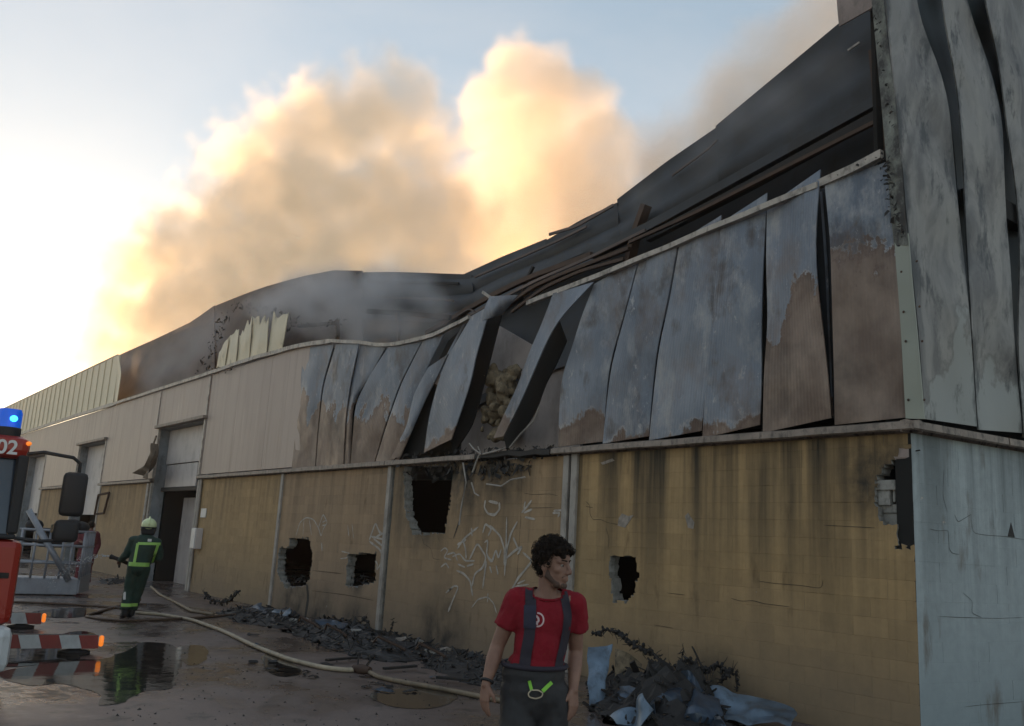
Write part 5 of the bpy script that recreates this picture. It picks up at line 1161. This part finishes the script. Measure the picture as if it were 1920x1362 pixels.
# ------------------------------------------------------------------ fire engine with spread outriggers
FX, FY = -6.05, -7.15                          # plane of the front, side towards the warehouse
TR = thing('fire_truck', 'red fire engine at the left edge with a lit blue beacon and striped outriggers spread', 'fire engine', (FX, FY, 0))
def tp(name, mb_, mt, par=TR, smooth=None, **k):
    o = ob(name, mb_, mt, par, smooth, **k); return o
B_ = lambda lo, hi, bev=.03: MB().box(lo, hi, bev=bev)
wdt = 2.45
ca = tp('cab', B_((-1.9, -wdt, .62), (0, .08, 1.50), .08), M['truckred'])
tp('cab_band', B_((-1.88, -wdt + .02, 1.505), (.005, -.015, 1.56), .02), M['blackcloth'], ca)
hd = tp('cab_roof', B_((-1.9, -wdt, 2.36), (.0, .0, 2.60), .09), M['truckred'])
for y in (-.055, -wdt + .055): tp('pillar', B_((-.13, y - .055, 1.56), (-.0, y + .055, 2.40), .025), M['blackcloth'])
for y in (-.05, -wdt + .05): tp('side_window', B_((-1.85, y - .03, 1.56), (-.14, y + .02, 2.36), .01), M['glass'])
tp('windscreen', MB().prism([(-.03, -wdt + .11, 1.56), (-.03, -.10, 1.56), (-.15, -.10, 2.40), (-.15, -wdt + .11, 2.40)], (-.03, 0, 0)), M['glass'])
tp('cab_interior', MB().box((-1.7, -wdt + .2, 1.50), (-.9, -.2, 2.3)), M['dark'])
tp('wiper', MB().bar((-.02, -.35, 1.58), (-.02, -1.0, 1.72), .02, .02).bar((-.02, -1.0, 1.66), (-.02, -1.0, 2.1), .02, .02), M['char'])
bp = tp('bumper', B_((-.5, -wdt - .02, .14), (.12, .10, .62), .10), M['truckwhite'])
hl = tp('headlight', MB().ball((.075, -.16, .36), (.06, .13, .12), 20, 12), M['glass'], bp, 180)
tp('headlight_ring', MB().tube([(.115, -.16 + .135 * math.cos(a_), .36 + .125 * math.sin(a_)) for a_ in [2 * PI * i / 24 for i in range(25)]], .014, 6), M['teal'], bp, 180)
tp('grille', B_((-.02, -wdt + .5, .78), (.02, -.75, 1.2), .02), M['char'])
for z in (.86, .96, 1.06): tp('grille_bar', B_((.015, -wdt + .55, z), (.035, -.8, z + .04), .008), M['truckwhite'])
tp('step_trim', B_((-.02, -.5, 1.10), (.012, -.02, 1.16), .01), M['char'], ca)
tp('truck_body', B_((-7.6, -wdt, .75), (-1.98, -.02, 2.35), .05), M['truckred'])
tp('chassis', B_((-7.5, -wdt + .35, .45), (-.5, -.35, .74), .02), M['char'])
for x in (-1.05, -5.6):
    for y in (-.32, -wdt + .02):
        w_ = tp('wheel', MB().lathe([(.2, 0), (.5, .0), (.52, .05), (.52, .25), (.5, .3), (.2, .3)], 28, Matrix.Translation((x, y, .52)) @ Matrix.Rotation(-PI / 2, 4, 'X')), M['char'], TR, 50)
        tp('rim', MB().lathe([(.05, -.01), (.27, -.01), (.28, .31), (.05, .31)], 20, Matrix.Translation((x, y, .52)) @ Matrix.Rotation(-PI / 2, 4, 'X')), M['door'], w_, 50)
# ladder lying over the cab
for y in (-.75, -1.75): tp('ladder_rail', MB().bar((-7.4, y, 2.75), (-.9, y, 2.95), .08, .12).bar((-7.4, y, 3.15), (-.9, y, 3.3), .05, .05), M['door'])
for i in range(18): tp('ladder_rung', MB().bar((-7.2 + .36 * i, -1.75, 2.78 + .011 * i), (-7.2 + .36 * i, -.75, 2.78 + .011 * i), .04, .04), M['door'])
be = tp('beacon_base', MB().lathe([(.135, 2.60), (.135, 2.69), (.125, 2.70)], 20, Matrix.Translation((-.25, -.22, 0))), M['blackcloth'], TR, 40)
tp('beacon', MB().lathe([(.125, 2.70), (.125, 2.86), (.11, 2.90), (.04, 2.905)], 24, Matrix.Translation((-.25, -.22, 0))), M['beacon'], TR, 50)
tp('beacon_lamp', MB().ball((-.105, -.20, 2.79), (.025, .04, .035), 12, 8), M['beaconcore'], TR, 180)
tp('marker_lamp', MB().ball((-.02, -.03, 2.53), (.03, .03, .025), 10, 6), M['amber'], TR, 180)
# mirrors
mi_ = tp('mirror_arm', MB().tube([(-.05, -.02, 2.42), (.02, .12, 2.45), (.06, .42, 2.42), (.06, .50, 2.36), (.06, .50, 2.25)], .02, 8), M['blackcloth'], TR, 60)
tp('mirror_arm', MB().tube([(-.02, -.02, 1.52), (.04, .2, 1.5), (.06, .45, 1.52), (.06, .48, 1.6)], .018, 8), M['blackcloth'], TR, 60)
tp('mirror', MB().box((.0, .35, 1.78), (.13, .60, 2.26), bev=.05), M['blackcloth'], mi_, 50); tp('mirror', MB().box((.0, .33, 1.50), (.13, .58, 1.74), bev=.05), M['blackcloth'], mi_, 50)
def lettering(txt, size, mt, par, loc, rot, name='lettering'):
    cu = bpy.data.curves.new(name, 'FONT'); cu.body = txt; cu.size = size; cu.extrude = .002; cu.align_x = 'RIGHT'; cu.offset = .004 * size / .2
    o = bpy.data.objects.new('t', cu); COL.objects.link(o); dg = bpy.context.evaluated_depsgraph_get(); m = bpy.data.meshes.new_from_object(o.evaluated_get(dg)); bpy.data.objects.remove(o)
    o = ob(name, m, mt, par); o.location = loc; o.rotation_euler = rot; return o
lettering('02', .21, M['letter'], hd, (.006, -.13, 2.40), (PI / 2, 0, PI / 2)); lettering('EZ', .10, M['letter'], ca, (.006, -.20, 1.36), (PI / 2, 0, PI / 2))
# outriggers
for gx, tipx, y1, zt, label in ((-8.45, 185, -5.55, .30, 'near'), (-11.7, 90, -5.62, .33, 'far')):
    x = gx - FX; y0 = -.1; y1 = y1 - FY
    og = tp('outrigger', MB().bar((x - .04, y0, .20), (x - .04, y1 - .02, .16), .15, .17), M['char'])
    n_ = 7
    for i in range(n_):
        ya, yb = y0 + (y1 - y0) * i / n_, y0 + (y1 - y0) * (i + 1) / n_; za = .20 - .04 * i / n_; sl = .06
        b = MB().prism([(x + .052, ya + sl / 2, za - .085), (x + .052, min(yb + sl / 2, y1), za - .085), (x + .052, min(yb - sl / 2, y1), za + .085), (x + .052, ya - sl / 2, za + .085)], (.006, 0, 0))
        ob('warning_stripe', b, M['stripered'] if i % 2 == 0 else M['truckwhite'], og)
    ob('outrigger_lamp', MB().box((x + .0, y1 + .0, .10), (x + .06, y1 + .06, .245), bev=.025), M['amber'], og, 50)
    ob('outrigger_foot', MB().lathe([(.20, .0), (.2, .04), (.08, .06), (.06, .09)], 18, Matrix.Translation((x - .04, y1 - .28, .006))), M['char'], og, 40)

# ------------------------------------------------------------------ rescue basket on the ground
p = G(100, 1117); p.z = 0
BK = thing('rescue_basket', 'grey tubular rescue basket with barred sides standing on the yard beyond the fire engine', 'rescue basket', p, facing(p) + .12)
ob('basket_floor', MB().box((-.85, 0, .02), (.5, .9, .40), bev=.02), M['basket'], BK)
def rail(a, b_, r=.03): ob('rail', MB().tube([a, b_], r, 8), M['basket'], BK, 180)
for z in (.75, 1.15, 1.5): rail((-.85, .02, z), (.5, .02, z)); rail((.5, .02, z), (.85, .9, z)); rail((-.85, .9, z), (.85, .9, z), .02)
for x in (-.85, -.55, -.25, .05, .25, .5): rail((x, .02, .38), (x, .02, 1.52), .028)
for t_ in (.18, .36, .54, .72, .9): rail((.5 + .35 * t_, .02 + .88 * t_, .25), (.5 + .35 * t_, .02 + .88 * t_, 1.5), .036)
rail((-.55, -.02, 1.5), (.2, -.05, .5), .05); rail((-.8, .05, 1.95), (.28, .0, .35), .07)
ob('side_plate', MB().prism([(.5, .02, .06), (.85, .9, .06), (.85, .9, .5), (.5, .02, .42)], (.03, -.01, 0)), M['basket'], BK)
ob('control_box', MB().box((-.45, .3, 1.1), (.1, .6, 1.55), bev=.03), M['blackcloth'], BK); ob('floodlight', MB().box((-.28, -.1, 1.45), (-.05, .05, 1.65), bev=.03), M['straw'], BK)
for i, (x, y, z) in enumerate(((.2, .2, 1.65), (.42, .3, 1.6), (-.6, .3, 1.6))): ob('equipment_bag', MB().ball((x, y, z), (.2, .16, .15), 12, 8), M['blackcloth'], BK, 180)

# ------------------------------------------------------------------ smoke
def smoke(name, label, lobes, mt, res, freq, amp, gain, pad=.12, squash=1.0, warp=0.0):
    """cloud of smoke: a density grid grown from overlapping puffs and broken up by turbulence"""
    me = bpy.data.meshes.new(name); o = bpy.data.objects.new(name, me); COL.objects.link(o); me.materials.append(mt)
    o['kind'] = 'stuff'
    P = [(W(px, py, y), 1.28 * r * (W(px, py, y) - CAM).length / FPX, w_) for px, py, y, r, w_ in lobes]
    lo = Vector([min(p[k] - r * (1.3 + amp * .4) for p, r, w_ in P) for k in range(3)]); hi = Vector([max(p[k] + r * (1.3 + amp * .4) for p, r, w_ in P) for k in range(3)])
    lo.z = max(lo.z, 3.3)
    if lo.y < 0 and max(l[2] for l in lobes) < 6: lo.y = max(lo.y, -1.2)
    t = bpy.data.node_groups.new(name, 'GeometryNodeTree'); t.interface.new_socket('Geometry', in_out='OUTPUT', socket_type='NodeSocketGeometry')
    pos = t.nodes.new('GeometryNodeInputPosition').outputs[0]
    if warp:
        wn_ = nd(t, 'ShaderNodeTexNoise', {'Vector': pos, 'Scale': freq * .7, 'Detail': 2})
        off = nd(t, 'ShaderNodeVectorMath', {0: wn_.outputs['Color'], 1: (.5, .5, .5)}, operation='SUBTRACT').outputs[0]
        pos2 = nd(t, 'ShaderNodeVectorMath', {0: off, 1: (warp, warp, warp), 2: pos}, operation='MULTIPLY_ADD').outputs[0]
    else: pos2 = pos
    acc = None
    for p, r, w_ in P:
        d = nd(t, 'ShaderNodeVectorMath', {0: pos2, 1: p}, operation='DISTANCE').outputs['Value']
        k = mth(t, 'MULTIPLY', mth(t, 'SUBTRACT', 1, mth(t, 'DIVIDE', d, r)), w_)
        acc = k if acc is None else nd(t, 'ShaderNodeMath', {0: acc, 1: k, 2: .18}, operation='SMOOTH_MAX').outputs[0]
    n1 = nd(t, 'ShaderNodeTexNoise', {'Vector': pos2, 'Scale': freq, 'Detail': 7, 'Roughness': .64}).outputs[0]
    vo = nd(t, 'ShaderNodeTexVoronoi', {'Vector': pos2, 'Scale': freq * 1.5, 'Detail': 1.0, 'Roughness': .5}, feature='SMOOTH_F1').outputs['Distance']
    turb = mth(t, 'ADD', mth(t, 'MULTIPLY', mth(t, 'SUBTRACT', n1, .5), amp), mth(t, 'MULTIPLY', mth(t, 'SUBTRACT', .42, vo), amp * .55))
    den = mth(t, 'MULTIPLY', mth(t, 'ADD', acc, turb), gain, 0, True)
    vc = nd(t, 'GeometryNodeVolumeCube', {'Density': den, 'Background': 0.0, 'Min': lo, 'Max': hi,
            'Resolution X': max(8, int((hi.x - lo.x) / res)), 'Resolution Y': max(8, int((hi.y - lo.y) / res)), 'Resolution Z': max(8, int((hi.z - lo.z) / res))})
    sm = nd(t, 'GeometryNodeSetMaterial', {'Geometry': vc.outputs[0], 'Material': mt})
    go = t.nodes.new('NodeGroupOutput'); t.links.new(sm.outputs[0], go.inputs[0])
    o.modifiers.new('puffs', 'NODES').node_group = t
    print(name, tuple(lo), tuple(hi), [s.default_value for s in vc.inputs[4:7]] if False else '')
    return o
def smoke_mat(name, col, density, g):
    m = bpy.data.materials.new(name); m.use_nodes = True; t = m.node_tree; t.nodes.clear()
    a = nd(t, 'ShaderNodeAttribute', attribute_name='density').outputs['Fac']
    pv = nd(t, 'ShaderNodeVolumePrincipled', {'Color': (*col, 1), 'Density': mth(t, 'MULTIPLY', a, density), 'Anisotropy': g, 'Density Attribute': ''})
    o = t.nodes.new('ShaderNodeOutputMaterial'); t.links.new(pv.outputs[0], o.inputs['Volume']); return m
SM1 = smoke_mat('smoke_plume', (.99, .93, .85), .34, .55)
SM4 = smoke_mat('smoke_drift', (.95, .87, .78), .5, .55)
SM3 = smoke_mat('smoke_bank', (.99, .92, .81), .31, .55)
SM2 = smoke_mat('smoke_wisp', (.82, .82, .84), 1.5, .2)
smoke('smoke_plume', '', [(235, 590, 15, 75, 1), (255, 510, 15, 80, 1), (360, 480, 15, 105, 1), (470, 430, 14, 115, 1), (480, 330, 15, 95, 1), (560, 260, 15, 95, 1), (660, 225, 15, 100, 1), (750, 195, 15, 88, 1),
    (600, 400, 14, 140, 1), (740, 360, 14, 130, 1), (830, 430, 14, 120, 1), (400, 600, 14, 110, 1), (620, 560, 13, 130, 1), (860, 540, 13, 110, 1), (790, 290, 15, 85, 1), (740, 490, 13, 120, 1), (900, 480, 14, 95, 1), (210, 650, 14, 80, 1), (330, 620, 13, 100, 1), (500, 560, 13, 120, 1), (680, 540, 12, 120, 1), (800, 540, 12, 110, 1)], SM3, .28, .34, 1.3, 2.4, warp=1.6)
smoke('smoke_plume', '', [(985, 160, 24, 80, 1), (925, 195, 24, 58, 1), (1055, 215, 24, 85, 1), (1135, 285, 24, 75, 1), (1000, 290, 23, 110, 1), (1080, 370, 23, 110, 1), (960, 400, 22, 110, 1), (1120, 440, 22, 100, 1), (1000, 520, 22, 110, 1)], SM1, .28, .30, .9, 4.5, warp=.8)
smoke('smoke_plume', '', [(1330, 260, 22, 75, 1), (1390, 200, 22, 85, 1), (1450, 140, 22, 85, 1), (1500, 90, 22, 80, 1), (1560, 30, 22, 80, 1), (1250, 310, 22, 85, 1)], SM4, .36, .4, 1.0, 2.0, warp=1.2)
smoke('smoke_wisp', '', [(510, 580, .25, 42, 1), (560, 560, .3, 52, 1), (620, 555, .3, 58, 1), (670, 575, .3, 55, 1), (720, 550, .3, 45, 1), (770, 535, .35, 42, 1), (800, 560, .3, 36, 1), (600, 600, .25, 45, 1), (690, 615, .2, 50, .9), (760, 610, .2, 52, .9), (820, 600, .2, 40, .8), (700, 515, .5, 30, .8)], SM2, .075, 1.1, .9, 1.1, warp=.5)
smoke('smoke_wisp', '', [(290, 700, .2, 50, .6), (340, 665, .2, 55, .6), (390, 630, .3, 50, .6)], SM2, .15, .6, .9, .5, warp=.6)

smoke('smoke_wisp', '', [(1330, 290, .45, 55, .6), (1400, 235, .45, 65, .6), (1470, 190, .45, 65, .6), (1550, 130, .45, 55, .5), (1210, 370, .45, 50, .5)], SM2, .12, .8, .9, .45, warp=.5)
# thin smoke haze over the whole yard
hz = MB().box((-152, -97, -1), (72, 75, 34)); hm_ = bpy.data.materials.new('smoke_haze'); hm_.use_nodes = True; ht = hm_.node_tree; ht.nodes.clear()
hv = nd(ht, 'ShaderNodeVolumePrincipled', {'Color': (.93, .89, .85, 1), 'Density': HAZE, 'Anisotropy': .45}); ho = ht.nodes.new('ShaderNodeOutputMaterial'); ht.links.new(hv.outputs[0], ho.inputs['Volume'])
ob('haze', hz, hm_, None, kind='stuff')
